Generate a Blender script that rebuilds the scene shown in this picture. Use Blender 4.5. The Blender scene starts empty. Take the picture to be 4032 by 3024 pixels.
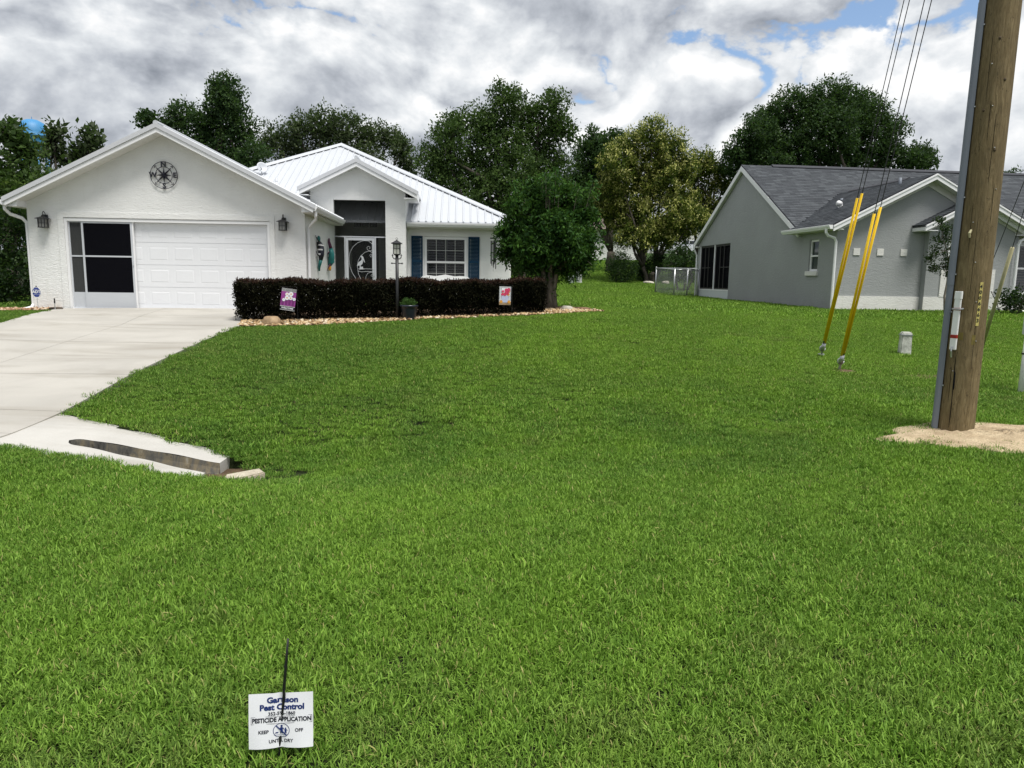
import bpy, bmesh, math, random
import numpy as np
from mathutils import Matrix, Vector
R = math.radians
rng = np.random.default_rng(7)
random.seed(7)
sc = bpy.context.scene
COL = sc.collection

# ------------------------------------------------------------------ camera
EYE = 1.6
FSRC = 2800.0                      # focal length in pixels of the 4032 px wide frame
pitch = math.atan(410 / 2800); roll = 0.0147
fw = Vector((0, math.cos(pitch), -math.sin(pitch)))
rt0 = Vector((1, 0, 0)); up0 = rt0.cross(fw)
rt = rt0 * math.cos(roll) + up0 * math.sin(roll)
up = -rt0 * math.sin(roll) + up0 * math.cos(roll)
cd = bpy.data.cameras.new('camera'); cam = bpy.data.objects.new('camera', cd); COL.objects.link(cam)
cd.sensor_width = 36; cd.lens = FSRC / 4032 * 36; cd.clip_start = 0.05; cd.clip_end = 3000
cam.matrix_world = Matrix(((rt.x, up.x, -fw.x, 0), (rt.y, up.y, -fw.y, 0), (rt.z, up.z, -fw.z, EYE), (0, 0, 0, 1)))
sc.camera = cam

# ------------------------------------------------------------------ light
SUN_EL, SUN_AZ = 66.0, 142.0        # azimuth clockwise from +Y (the viewing direction)
w = bpy.data.worlds.new('World'); sc.world = w; w.use_nodes = True
nt = w.node_tree; nt.nodes.clear()
def WN(t, **k):
    n = nt.nodes.new(t)
    for a, b in k.items(): setattr(n, a, b)
    return n
def math_n(tree, op, a, b=None, clamp=False):
    n = tree.nodes.new('ShaderNodeMath'); n.operation = op; n.use_clamp = clamp
    for i, v in enumerate((a, b)):
        if v is None: continue
        if isinstance(v, (int, float)): n.inputs[i].default_value = v
        else: tree.links.new(v, n.inputs[i])
    return n.outputs[0]
L = nt.links.new
out = WN('ShaderNodeOutputWorld'); bg = WN('ShaderNodeBackground'); bg.inputs['Strength'].default_value = 0.12
L(bg.outputs[0], out.inputs[0])
sky = WN('ShaderNodeTexSky', sky_type='NISHITA'); sky.sun_disc = False
sky.sun_elevation = R(SUN_EL); sky.sun_rotation = R(SUN_AZ); sky.air_density = 1.0; sky.dust_density = 0.6
tc = WN('ShaderNodeTexCoord'); sep = WN('ShaderNodeSeparateXYZ'); L(tc.outputs['Generated'], sep.inputs[0])
def cloud_noise(off, scale, detail, rough, dist=0.0, vec=None, squash=1.5):
    mp = WN('ShaderNodeMapping'); mp.inputs['Location'].default_value = off; mp.inputs['Scale'].default_value = (1, 1, squash)
    L(vec if vec is not None else tc.outputs['Generated'], mp.inputs['Vector'])
    n = WN('ShaderNodeTexNoise'); n.inputs['Scale'].default_value = scale; n.inputs['Detail'].default_value = detail
    n.inputs['Roughness'].default_value = rough; n.inputs['Distortion'].default_value = dist
    L(mp.outputs[0], n.inputs['Vector']); return n.outputs['Fac']
def maprange(tree, v, a, b, c=0.0, d=1.0, smooth=True):
    n = tree.nodes.new('ShaderNodeMapRange'); n.interpolation_type = 'SMOOTHSTEP' if smooth else 'LINEAR'
    tree.links.new(v, n.inputs[0])
    for i, x in zip((1, 2, 3, 4), (a, b, c, d)): n.inputs[i].default_value = x
    return n.outputs[0]
OX, OY, OZ, BX, BY, C0, C1, FOLD, EDGE = 20.7, -3.9, 7.7, 0.4, 8.6, 0.270, 0.312, 1.2, 3.9
# billows: |noise - 0.5| folded octaves give the rounded heads of cumulus
def field(dx, dz, det):
    o = (OX + dx, OY, OZ + dz)
    n = cloud_noise(o, 2.1, 4, 0.5, 0.2)
    d = cloud_noise((o[0] + 9.1, o[1], o[2]), 9.0, det, 0.62, 0.1)
    f = math_n(nt, 'ABSOLUTE', math_n(nt, 'SUBTRACT', cloud_noise((o[0] + 3.3, o[1], o[2]), 5.0, det - 2, 0.50, 0.3), 0.5))
    n = math_n(nt, 'ADD', n, math_n(nt, 'MULTIPLY', math_n(nt, 'SUBTRACT', f, 0.08), FOLD))
    return math_n(nt, 'ADD', n, math_n(nt, 'MULTIPLY', math_n(nt, 'SUBTRACT', d, 0.5), 0.30))
base = field(0, 0, 8); lit = field(-0.014, 0.032, 8)
big = cloud_noise((OX + BX, OY + BY, 1.3), 1.05, 3, 0.5, 0.3)
cover = math_n(nt, 'MAXIMUM', maprange(nt, base, C0, C1), maprange(nt, sep.outputs[2], 0.20, 0.08))
edge = math_n(nt, 'SUBTRACT', base, lit)
shade = math_n(nt, 'ADD', math_n(nt, 'MULTIPLY', edge, EDGE), maprange(nt, big, 0.36, 0.62, 0.20, 0.56))
thick = maprange(nt, base, 0.40, 0.66, 0.14, -0.16)
shade = math_n(nt, 'ADD', math_n(nt, 'MULTIPLY', math_n(nt, 'ADD', shade, thick), 0.84), 0.10, True)
ramp = WN('ShaderNodeValToRGB'); L(shade, ramp.inputs[0])
cr = ramp.color_ramp; cr.elements[0].position = 0.0; cr.elements[0].color = (0.26, 0.285, 0.33, 1)
cr.elements[1].position = 1.0; cr.elements[1].color = (1.0, 1.0, 1.0, 1)
e = cr.elements.new(0.35); e.color = (0.48, 0.51, 0.56, 1)
e = cr.elements.new(0.7); e.color = (0.74, 0.77, 0.80, 1)
csc = WN('ShaderNodeVectorMath', operation='SCALE'); L(ramp.outputs[0], csc.inputs[0]); csc.inputs['Scale'].default_value = 6.3
mix = WN('ShaderNodeMix', data_type='RGBA'); L(cover, mix.inputs[0]); L(sky.outputs[0], mix.inputs[6]); L(csc.outputs[0], mix.inputs[7])
L(mix.outputs[2], bg.inputs['Color'])
sl = bpy.data.lights.new('sun', 'SUN'); sl.energy = 3.1; sl.angle = R(24); sl.color = (1.0, 0.97, 0.92)
so = bpy.data.objects.new('sun', sl); COL.objects.link(so)
sd = Vector((math.sin(R(SUN_AZ)) * math.cos(R(SUN_EL)), math.cos(R(SUN_AZ)) * math.cos(R(SUN_EL)), math.sin(R(SUN_EL))))
so.rotation_euler = sd.to_track_quat('Z', 'Y').to_euler()
w.cycles.sampling_method = 'MANUAL'; w.cycles.sample_map_resolution = 512
vs = sc.view_settings; vs.view_transform = 'Standard'; vs.look = 'None'; vs.gamma = 1; vs.exposure = 0.5
sc.cycles.use_denoising = True
sc.cycles.max_bounces = 6; sc.cycles.diffuse_bounces = 3; sc.cycles.glossy_bounces = 2
sc.cycles.transmission_bounces = 4; sc.cycles.transparent_max_bounces = 12
sc.cycles.caustics_reflective = False; sc.cycles.caustics_refractive = False

# ------------------------------------------------------------------ helpers
DPX = 4032 / 2212
def at(px, py, Y):
    """A point at depth Y along the direction of a 2212-wide picture position."""
    d = fw + rt * ((px * DPX - 2016) / FSRC) - up * ((py * DPX - 1512) / FSRC)
    return Vector((0, 0, EYE)) + d * (Y / d.y)

def tag(o, label=None, cat=None, group=None, kind=None):
    if label: o['label'] = label
    if cat: o['category'] = cat
    if group: o['group'] = group
    if kind: o['kind'] = kind
    return o
def thing(name, label, cat, loc=(0, 0, 0), rz=0.0, group=None):
    o = bpy.data.objects.new(name, None); COL.objects.link(o); o.empty_display_size = 0.1
    o.location = loc; o.rotation_euler = (0, 0, rz)
    return tag(o, label, cat, group)
def link(name, me, mat=None, parent=None, loc=None, rot=None):
    if mat is not None and not me.materials: me.materials.append(mat)
    o = bpy.data.objects.new(name, me); COL.objects.link(o)
    if parent is not None: o.parent = parent
    if loc is not None: o.location = loc
    if rot is not None: o.rotation_euler = rot
    return o
def copy_tree(o, parent=None):
    c = o.copy(); COL.objects.link(c); c.parent = parent
    for ch in o.children: copy_tree(ch, c)
    return c

class MB:
    def __init__(s): s.V = []; s.F = []
    def add(s, vs, fs):
        n = len(s.V); s.V += [tuple(v) for v in vs]; s.F += [tuple(i + n for i in f) for f in fs]; return s
    def box(s, x0, x1, y0, y1, z0, z1):
        return s.add([(x0, y0, z0), (x1, y0, z0), (x1, y1, z0), (x0, y1, z0), (x0, y0, z1), (x1, y0, z1), (x1, y1, z1), (x0, y1, z1)],
                     [(0, 3, 2, 1), (4, 5, 6, 7), (0, 1, 5, 4), (1, 2, 6, 5), (2, 3, 7, 6), (3, 0, 4, 7)])
    def prism(s, pts, axis, a, b):
        def mk(p, t):
            return {'y': (p[0], t, p[1]), 'x': (t, p[0], p[1]), 'z': (p[0], p[1], t)}[axis]
        n = len(pts)
        return s.add([mk(p, a) for p in pts] + [mk(p, b) for p in pts],
                     [tuple(range(n)), tuple(range(2 * n - 1, n - 1, -1))] + [(i, i + n, (i + 1) % n + n, (i + 1) % n) for i in range(n)])
    def poly(s, *pts): return s.add(pts, [tuple(range(len(pts)))])
    def slab(s, pts, t):
        """A 3D polygon thickened downwards by t."""
        n = len(pts); lo = [(p[0], p[1], p[2] - t) for p in pts]
        return s.add(list(pts) + lo, [tuple(range(n)), tuple(range(2 * n - 1, n - 1, -1))] + [(i, i + n, (i + 1) % n + n, (i + 1) % n) for i in range(n)])
    def tube(s, path, r, n=8, cap=True, sx=1.0):
        P = [Vector(p) for p in path]; m = len(P)
        rs = list(r) if hasattr(r, '__len__') else [r] * m
        vs = []; ref = None
        for i in range(m):
            t = (P[min(i + 1, m - 1)] - P[max(i - 1, 0)]); t = t.normalized() if t.length > 1e-9 else Vector((0, 0, 1))
            if ref is None: ref = Vector((0, 0, 1)) if abs(t.z) < 0.9 else Vector((1, 0, 0))
            a = ref - t * ref.dot(t)
            a = a.normalized() if a.length > 1e-6 else t.orthogonal().normalized()
            ref = a; b = t.cross(a)
            for k in range(n):
                q = 2 * math.pi * k / n
                vs.append(P[i] + a * (math.cos(q) * rs[i]) + b * (math.sin(q) * rs[i] * sx))
        fs = [(i * n + k, i * n + (k + 1) % n, (i + 1) * n + (k + 1) % n, (i + 1) * n + k) for i in range(m - 1) for k in range(n)]
        if cap: fs += [tuple(range(n - 1, -1, -1)), tuple(range((m - 1) * n, m * n))]
        return s.add(vs, fs)
    def lathe(s, prof, n=16, c=(0, 0, 0)):
        m = len(prof)
        vs = [(c[0] + r * math.cos(2 * math.pi * k / n), c[1] + r * math.sin(2 * math.pi * k / n), c[2] + z) for r, z in prof for k in range(n)]
        fs = [(i * n + k, i * n + (k + 1) % n, (i + 1) * n + (k + 1) % n, (i + 1) * n + k) for i in range(m - 1) for k in range(n)]
        fs += [tuple(range(n - 1, -1, -1)), tuple(range((m - 1) * n, m * n))]
        return s.add(vs, fs)
    def ball(s, c, rx, ry=None, rz=None, n=10, m=6):
        ry = ry or rx; rz = rz or rx
        vs = [(c[0], c[1], c[2] - rz)]
        for i in range(1, m):
            f = math.pi * i / m - math.pi / 2
            for k in range(n):
                q = 2 * math.pi * k / n
                vs.append((c[0] + rx * math.cos(f) * math.cos(q), c[1] + ry * math.cos(f) * math.sin(q), c[2] + rz * math.sin(f)))
        vs.append((c[0], c[1], c[2] + rz)); last = len(vs) - 1
        fs = [(0, 1 + (k + 1) % n, 1 + k) for k in range(n)]
        fs += [(1 + i * n + k, 1 + i * n + (k + 1) % n, 1 + (i + 1) * n + (k + 1) % n, 1 + (i + 1) * n + k) for i in range(m - 2) for k in range(n)]
        fs += [(last, 1 + (m - 2) * n + k, 1 + (m - 2) * n + (k + 1) % n) for k in range(n)]
        return s.add(vs, fs)
    def mesh(s, name, smooth=False, bevel=0.0):
        me = bpy.data.meshes.new(name); me.from_pydata(s.V, [], s.F)
        bm = bmesh.new(); bm.from_mesh(me); bmesh.ops.recalc_face_normals(bm, faces=bm.faces)
        if bevel: bmesh.ops.bevel(bm, geom=[e for e in bm.edges if len(e.link_faces) == 2 and e.calc_face_angle(0) > 0.5], offset=bevel, segments=2, affect='EDGES', clamp_overlap=True)
        bm.to_mesh(me); bm.free()
        if smooth: me.polygons.foreach_set('use_smooth', [True] * len(me.polygons))
        return me
    def build(s, name, mat, parent=None, smooth=False, bevel=0.0, loc=None, rot=None):
        return link(name, s.mesh(name, smooth, bevel), mat, parent, loc, rot)

def fast_mesh(name, verts, faces, k, attrs=None, smooth=False):
    """Many alike faces with k corners from numpy arrays."""
    me = bpy.data.meshes.new(name); nv = len(verts); nf = len(faces)
    me.vertices.add(nv); me.vertices.foreach_set('co', np.ascontiguousarray(verts, np.float32).ravel())
    me.loops.add(nf * k); me.loops.foreach_set('vertex_index', np.ascontiguousarray(faces, np.int32).ravel())
    me.polygons.add(nf); me.polygons.foreach_set('loop_start', np.arange(0, nf * k, k, dtype=np.int32))
    if smooth: me.polygons.foreach_set('use_smooth', np.ones(nf, bool))
    for nm, a in (attrs or {}).items():
        at_ = me.attributes.new(nm, 'FLOAT', 'POINT'); at_.data.foreach_set('value', np.ascontiguousarray(a, np.float32))
    me.update(calc_edges=True); me.validate()
    return me

def text_mesh(body, size, extrude=0.001, align='CENTER', bold=0.0, shear=0.0):
    c = bpy.data.curves.new('lettering', 'FONT'); c.body = body; c.size = size; c.extrude = extrude; c.align_x = align; c.align_y = 'CENTER'
    c.offset = bold; c.shear = shear; c.resolution_u = 3
    o = bpy.data.objects.new('lettering', c); me = bpy.data.meshes.new_from_object(o)
    bpy.data.objects.remove(o); bpy.data.curves.remove(c); me.materials.clear()
    return me

# ------------------------------------------------------------------ materials
class NT:
    def __init__(s, name):
        s.m = bpy.data.materials.new(name); s.m.use_nodes = True; s.t = s.m.node_tree
        s.p = s.t.nodes['Principled BSDF']; s.o = s.t.nodes['Material Output']
    def n(s, t, **k):
        x = s.t.nodes.new(t)
        for a, b in k.items(): setattr(x, a, b)
        return x
    def l(s, a, b): s.t.links.new(a, b)
    def coord(s, kind='Object', scale=None):
        if kind == 'World': src = s.n('ShaderNodeNewGeometry').outputs['Position']
        else: src = s.n('ShaderNodeTexCoord').outputs[kind]
        if scale is None: return src
        mp = s.n('ShaderNodeMapping'); mp.inputs['Scale'].default_value = scale; s.l(src, mp.inputs[0]); return mp.outputs[0]
    def noise(s, scale, detail=4, rough=0.55, vec=None, dist=0.0):
        x = s.n('ShaderNodeTexNoise'); x.inputs['Scale'].default_value = scale; x.inputs['Detail'].default_value = detail
        x.inputs['Roughness'].default_value = rough; x.inputs['Distortion'].default_value = dist
        s.l(vec if vec is not None else s.coord(), x.inputs['Vector']); return x.outputs['Fac']
    def ramp(s, fac, stops):
        x = s.n('ShaderNodeValToRGB'); s.l(fac, x.inputs[0]); e = x.color_ramp.elements
        e[0].position, e[0].color = stops[0][0], (*stops[0][1], 1); e[1].position, e[1].color = stops[-1][0], (*stops[-1][1], 1)
        for p, c in stops[1:-1]:
            q = e.new(p); q.color = (*c, 1)
        return x.outputs[0]
    def mix(s, fac, a, b, mode='MIX'):
        x = s.n('ShaderNodeMix', data_type='RGBA', blend_type=mode)
        for i, v in ((0, fac), (6, a), (7, b)):
            if isinstance(v, (int, float)): x.inputs[i].default_value = v
            elif isinstance(v, tuple): x.inputs[i].default_value = (*v, 1)
            else: s.l(v, x.inputs[i])
        return x.outputs[2]
    def mr(s, v, a, b, c=0.0, d=1.0): return maprange(s.t, v, a, b, c, d)
    def attr(s, name): return s.n('ShaderNodeAttribute', attribute_name=name).outputs['Fac']
    def bump(s, h, strength=0.3, dist=0.01):
        x = s.n('ShaderNodeBump'); x.inputs['Strength'].default_value = strength; x.inputs['Distance'].default_value = dist
        s.l(h, x.inputs['Height']); s.l(x.outputs[0], s.p.inputs['Normal'])
    def col(s, c):
        if isinstance(c, tuple): s.p.inputs['Base Color'].default_value = (*c, 1)
        else: s.l(c, s.p.inputs['Base Color'])
    def rough(s, r, spec=0.5, metal=0.0):
        s.p.inputs['Roughness'].default_value = r; s.p.inputs['Specular IOR Level'].default_value = spec; s.p.inputs['Metallic'].default_value = metal

def plain(name, c, rough=0.6, spec=0.4, metal=0.0, var=0.12, scale=6.0, bump=0.0, bscale=60.0):
    a = NT(name); v = a.noise(scale, 5)
    a.col(a.mix(v, tuple(x * (1 - var) for x in c), tuple(min(1, x * (1 + var)) for x in c))); a.rough(rough, spec, metal)
    if bump: a.bump(a.noise(bscale, 3), bump, 0.004)
    return a.m
def stucco(name, c, dirt=0.10):
    a = NT(name)
    big = a.noise(0.9, 4, 0.6); fine = a.noise(15, 4, 0.6, a.coord('Object', (0.5, 0.5, 1.7)), 1.4)
    b = a.mix(a.mr(big, 0.35, 0.7), tuple(x * (1 - dirt) for x in c), c)
    st = a.noise(2.2, 4, 0.6, a.coord('Object', (2.2, 2.2, 0.22)))
    b = a.mix(a.mr(st, 0.58, 0.78, 0, 0.35), b, tuple(x * y for x, y in zip(c, (0.80, 0.80, 0.76))))
    sz_ = a.n('ShaderNodeSeparateXYZ'); a.l(a.coord(), sz_.inputs[0])
    splash = math_n(a.t, 'MULTIPLY', maprange(a.t, sz_.outputs[2], 0.42, 0.05), maprange(a.t, a.noise(3.0, 5, 0.65), 0.40, 0.75))
    b = a.mix(math_n(a.t, 'MULTIPLY', splash, 0.35), b, tuple(x * y for x, y in zip(c, (0.66, 0.63, 0.55))))
    a.col(b); a.rough(0.85, 0.25); a.bump(fine, 0.6, 0.022)
    return a.m
def leafmat(name, stops, trans=(0.10, 0.20, 0.03), tw=0.28, rough=0.55, spec=0.16):
    a = NT(name); r = a.attr('rnd'); c = a.ramp(r, stops); a.col(c); a.rough(rough, spec)
    t = a.n('ShaderNodeBsdfTranslucent'); tcx = a.mix(0.6, c, trans); a.l(tcx, t.inputs[0])
    m = a.n('ShaderNodeMixShader'); m.inputs[0].default_value = tw
    a.l(a.p.outputs[0], m.inputs[1]); a.l(t.outputs[0], m.inputs[2]); a.l(m.outputs[0], a.o.inputs[0]); return a.m
def screenmat(name, c, opacity):
    a = NT(name); a.col(c); a.rough(0.7, 0.04)
    t = a.n('ShaderNodeBsdfTransparent'); m = a.n('ShaderNodeMixShader'); m.inputs[0].default_value = opacity
    a.l(t.outputs[0], m.inputs[1]); a.l(a.p.outputs[0], m.inputs[2]); a.l(m.outputs[0], a.o.inputs[0]); return a.m
def glassmat(name, c=(0.02, 0.025, 0.03), rough=0.04):
    a = NT(name); a.col(c); a.rough(rough, 0.6); return a.m

MT = {}
MT['white_stucco'] = stucco('white_stucco', (0.83, 0.83, 0.81), 0.07)
MT['porch_paint'] = plain('porch_paint', (0.60, 0.61, 0.57), 0.8)
MT['grey_stucco'] = stucco('grey_stucco', (0.33, 0.342, 0.34), 0.06)
MT['cream_stucco'] = stucco('cream_stucco', (0.74, 0.73, 0.69), 0.08)
MT['white_trim'] = plain('white_trim', (0.82, 0.82, 0.82), 0.45, 0.4, var=0.04)
MT['soffit'] = plain('soffit', (0.72, 0.71, 0.68), 0.6, var=0.05)
MT['white_metal'] = plain('white_metal', (0.52, 0.54, 0.57), 0.38, 0.5, var=0.04, scale=1.5)
MT['galv_trim'] = plain('galv_trim', (0.55, 0.56, 0.58), 0.4, 0.5, var=0.06)
MT['door_paint'] = plain('door_paint', (0.76, 0.77, 0.79), 0.5, 0.4, var=0.03)
MT['dark_mesh'] = screenmat('dark_mesh', (0.004, 0.004, 0.006), 0.95)
MT['grey_mesh'] = screenmat('grey_mesh', (0.06, 0.062, 0.062), 0.80)
MT['porch_mesh'] = screenmat('porch_mesh', (0.030, 0.032, 0.030), 0.26)
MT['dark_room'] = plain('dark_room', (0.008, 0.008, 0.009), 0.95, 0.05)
MT['glass'] = glassmat('glass')
MT['navy_paint'] = plain('navy_paint', (0.008, 0.036, 0.072), 0.6, 0.12, var=0.1)
MT['front_door'] = plain('front_door', (0.008, 0.013, 0.028), 0.4, 0.5)
MT['black_metal'] = plain('black_metal', (0.012, 0.012, 0.013), 0.45, 0.5, var=0.3)
MT['navy_metal'] = plain('navy_metal', (0.010, 0.011, 0.022), 0.4, 0.5, var=0.3)
MT['lamp_glass'] = plain('lamp_glass', (0.16, 0.16, 0.145), 0.15, 0.6)
MT['galvanised'] = plain('galvanised', (0.48, 0.49, 0.50), 0.35, 0.5, 0.7, var=0.2)
MT['wire'] = plain('wire', (0.05, 0.05, 0.055), 0.5, 0.4, 0.5)
MT['yellow_plastic'] = plain('yellow_plastic', (0.92, 0.58, 0.010), 0.45, 0.4, var=0.12, scale=3)
MT['tan_plastic'] = plain('tan_plastic', (0.36, 0.33, 0.19), 0.7, 0.3, var=0.35, scale=9)
MT['grey_pvc'] = plain('grey_pvc', (0.17, 0.19, 0.225), 0.5, 0.4, var=0.08)
MT['white_plastic'] = plain('white_plastic', (0.78, 0.78, 0.77), 0.5, 0.4, var=0.06)
MT['louver'] = plain('louver', (0.17, 0.17, 0.165), 0.5)
MT['tower_blue'] = plain('tower_blue', (0.055, 0.235, 0.47), 0.5, 0.4, var=0.05, scale=0.1)
MT['pot'] = plain('pot', (0.018, 0.022, 0.034), 0.3, 0.5, var=0.3)
MT['red_tape'] = plain('red_tape', (0.30, 0.022, 0.012), 0.6, var=0.3, scale=30)
MT['print_blue'] = plain('print_blue', (0.008, 0.025, 0.14), 0.6, var=0.05)
MT['print_black'] = plain('print_black', (0.006, 0.008, 0.018), 0.7, var=0.05)
MT['paper'] = plain('paper', (0.80, 0.80, 0.84), 0.6, 0.3, var=0.02)
MT['sign_blue'] = plain('sign_blue', (0.010, 0.035, 0.25), 0.4, var=0.05)
MT['magenta'] = plain('magenta', (0.30, 0.055, 0.27), 0.8, var=0.25, scale=12)
MT['plum'] = plain('plum', (0.16, 0.025, 0.15), 0.8, var=0.25, scale=20)
MT['pink'] = plain('pink', (0.62, 0.05, 0.13), 0.8, var=0.3, scale=30)
MT['orange'] = plain('orange', (0.72, 0.33, 0.05), 0.8, var=0.3, scale=30)
MT['pale_blue'] = plain('pale_blue', (0.48, 0.52, 0.70), 0.8, var=0.2, scale=30)
MT['teal'] = plain('teal', (0.02, 0.17, 0.16), 0.4, var=0.3, scale=20)
MT['maroon'] = plain('maroon', (0.08, 0.015, 0.05), 0.5, var=0.3)
MT['tan_roof'] = plain('tan_roof', (0.17, 0.135, 0.115), 0.9, var=0.25, scale=4)
MT['beige_wall'] = plain('beige_wall', (0.42, 0.35, 0.28), 0.9)
MT['car_paint'] = plain('car_paint', (0.72, 0.74, 0.77), 0.18, 0.6, var=0.02)
MT['tyre'] = plain('tyre', (0.015, 0.015, 0.016), 0.8)
MT['mulch'] = plain('mulch', (0.022, 0.017, 0.014), 0.95, var=0.5, scale=25, bump=0.8)
MT['bark'] = None
def bark(name, a0, a1):
    a = NT(name); v = a.noise(7, 6, 0.65, a.coord('Object', (3, 3, 0.5)), 0.6)
    a.col(a.ramp(v, [(0.3, a0), (0.7, a1)])); a.rough(0.9, 0.2); a.bump(v, 0.8, 0.03); return a.m
MT['bark'] = bark('bark', (0.035, 0.030, 0.025), (0.12, 0.105, 0.085))
MT['pale_bark'] = bark('pale_bark', (0.075, 0.062, 0.048), (0.27, 0.235, 0.19))
def rockmat(name, a0, a1, sc_=6):
    a = NT(name); v = a.noise(sc_, 7, 0.65); a.col(a.ramp(v, [(0.3, a0), (0.7, a1)])); a.rough(0.85, 0.25); a.bump(a.noise(sc_ * 3, 6, 0.65), 0.6, 0.02); return a.m
MT['tan_rock'] = rockmat('tan_rock', (0.20, 0.125, 0.065), (0.48, 0.35, 0.22))
MT['pale_rock'] = rockmat('pale_rock', (0.28, 0.26, 0.21), (0.60, 0.56, 0.48))
MT['brown_log'] = rockmat('brown_log', (0.09, 0.05, 0.03), (0.26, 0.16, 0.10), 10)
MT['dark_block'] = rockmat('dark_block', (0.035, 0.028, 0.022), (0.12, 0.095, 0.075), 9)
def pebblemat(name, stops):
    a = NT(name); a.col(a.ramp(a.attr('rnd'), stops)); a.rough(0.7, 0.35); return a.m
MT['pebble'] = pebblemat('pebble', [(0.0, (0.13, 0.075, 0.035)), (0.35, (0.36, 0.23, 0.11)), (0.75, (0.52, 0.38, 0.21)), (1.0, (0.66, 0.58, 0.44))])
MT['pebble_red'] = pebblemat('pebble_red', [(0.0, (0.10, 0.05, 0.03)), (0.5, (0.36, 0.20, 0.10)), (1.0, (0.62, 0.50, 0.36))])
def concrete(name, c):
    a = NT(name); W_ = a.coord('World'); big = a.noise(0.7, 6, 0.6, W_, 0.5)
    st = a.noise(1.0, 5, 0.6, a.coord('World', (0.35, 1.6, 1)), 0.6); fine = a.noise(60, 3, 0.6, W_)
    b = a.mix(a.mr(big, 0.3, 0.7), tuple(x * 0.88 for x in c), tuple(min(1, x * 1.05) for x in c))
    b = a.mix(a.mr(st, 0.47, 0.76, 0, 0.75), b, tuple(x * y for x, y in zip(c, (0.62, 0.59, 0.54))))
    b = a.mix(a.mr(fine, 0.3, 0.75, 0, 0.16), b, (0.30, 0.28, 0.25))
    a.col(b); a.rough(0.85, 0.3); a.bump(fine, 0.25, 0.003); return a.m
MT['concrete'] = concrete('concrete', (0.44, 0.42, 0.38))
MT['light_concrete'] = concrete('light_concrete', (0.50, 0.485, 0.45))
def pipe_inside():
    a = NT('pipe_inside'); v = a.noise(5, 6, 0.7, a.coord('World', (1.3, 1.0, 0.5)), 0.8); v2 = a.noise(9, 5, 0.7, a.coord('World', (1, 1, 0.6)))
    c = a.ramp(v, [(0.25, (0.035, 0.034, 0.032)), (0.45, (0.13, 0.125, 0.11)), (0.6, (0.24, 0.20, 0.13)), (0.8, (0.42, 0.40, 0.34))])
    a.col(a.mix(a.mr(v2, 0.55, 0.72, 0, 0.8), c, (0.02, 0.02, 0.018))); a.rough(0.85, 0.3); a.bump(v2, 0.5, 0.01); return a.m
MT['pipe_inside'] = pipe_inside()
def pole_wood():
    a = NT('pole_wood'); g = a.noise(9, 8, 0.72, a.coord('Object', (4, 4, 0.45)), 1.3); b = a.noise(2.6, 6, 0.65, a.coord('Object', (1.6, 1.6, 1.0)), 0.8)
    c = a.ramp(g, [(0.30, (0.070, 0.050, 0.022)), (0.5, (0.170, 0.125, 0.060)), (0.70, (0.29, 0.225, 0.12))])
    c = a.mix(a.mr(b, 0.40, 0.68, 0, 0.62), c, (0.095, 0.072, 0.034))
    fib = a.noise(34, 5, 0.75, a.coord('Object', (5, 5, 0.22)), 0.6)
    c = a.mix(a.mr(fib, 0.42, 0.62, 0, 0.45), c, (0.17, 0.135, 0.075))
    sp_ = a.noise(14, 3, 0.6, a.coord('Object', (3, 3, 1.2)), 0.5); c = a.mix(a.mr(sp_, 0.62, 0.72, 0, 0.7), c, (0.030, 0.022, 0.011))
    a.col(c); a.rough(0.85, 0.25); a.bump(g, 0.7, 0.012); return a.m
MT['pole_wood'] = pole_wood()
def shinglemat():
    a = NT('shingle'); r = a.attr('rnd'); c = a.ramp(r, [(0.0, (0.032, 0.037, 0.044)), (0.5, (0.056, 0.063, 0.071)), (1.0, (0.092, 0.102, 0.112))])
    a.col(a.mix(a.mr(a.noise(160, 2, 0.6), 0.35, 0.7, 0, 0.5), c, (0.14, 0.145, 0.155))); a.rough(0.9, 0.25); return a.m
MT['shingle'] = shinglemat()
def soil():
    a = NT('soil'); W_ = a.coord('World'); v = a.noise(3.5, 6, 0.65, W_); f = a.noise(60, 4, 0.65, W_)
    c = a.ramp(v, [(0.3, (0.012, 0.018, 0.006)), (0.55, (0.020, 0.030, 0.008)), (0.75, (0.045, 0.042, 0.018))])
    g = a.n('ShaderNodeSeparateXYZ'); a.l(W_, g.inputs[0])
    c = a.mix(maprange(a.t, g.outputs[1], 45, 75), c, (0.040, 0.085, 0.014))
    a.col(a.mix(a.mr(f, 0.3, 0.7, 0, 0.4), c, (0.010, 0.014, 0.005))); a.rough(0.95, 0.2); a.bump(f, 0.7, 0.03); return a.m
MT['soil'] = soil()
def sandmat(name, c0, c1):
    a = NT(name); W_ = a.coord('World'); v = a.noise(5, 6, 0.65, W_); f = a.noise(70, 4, 0.6, W_)
    a.col(a.mix(a.mr(f, 0.3, 0.7, 0, 0.45), a.ramp(v, [(0.3, c0), (0.65, c1)]), tuple(x * 0.6 for x in c0))); a.rough(0.95, 0.2)
    a.bump(f, 0.8, 0.02); return a.m
MT['sand'] = sandmat('sand', (0.34, 0.25, 0.155), (0.66, 0.54, 0.36))
MT['brown_dirt'] = sandmat('brown_dirt', (0.055, 0.036, 0.022), (0.20, 0.135, 0.085))

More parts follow.
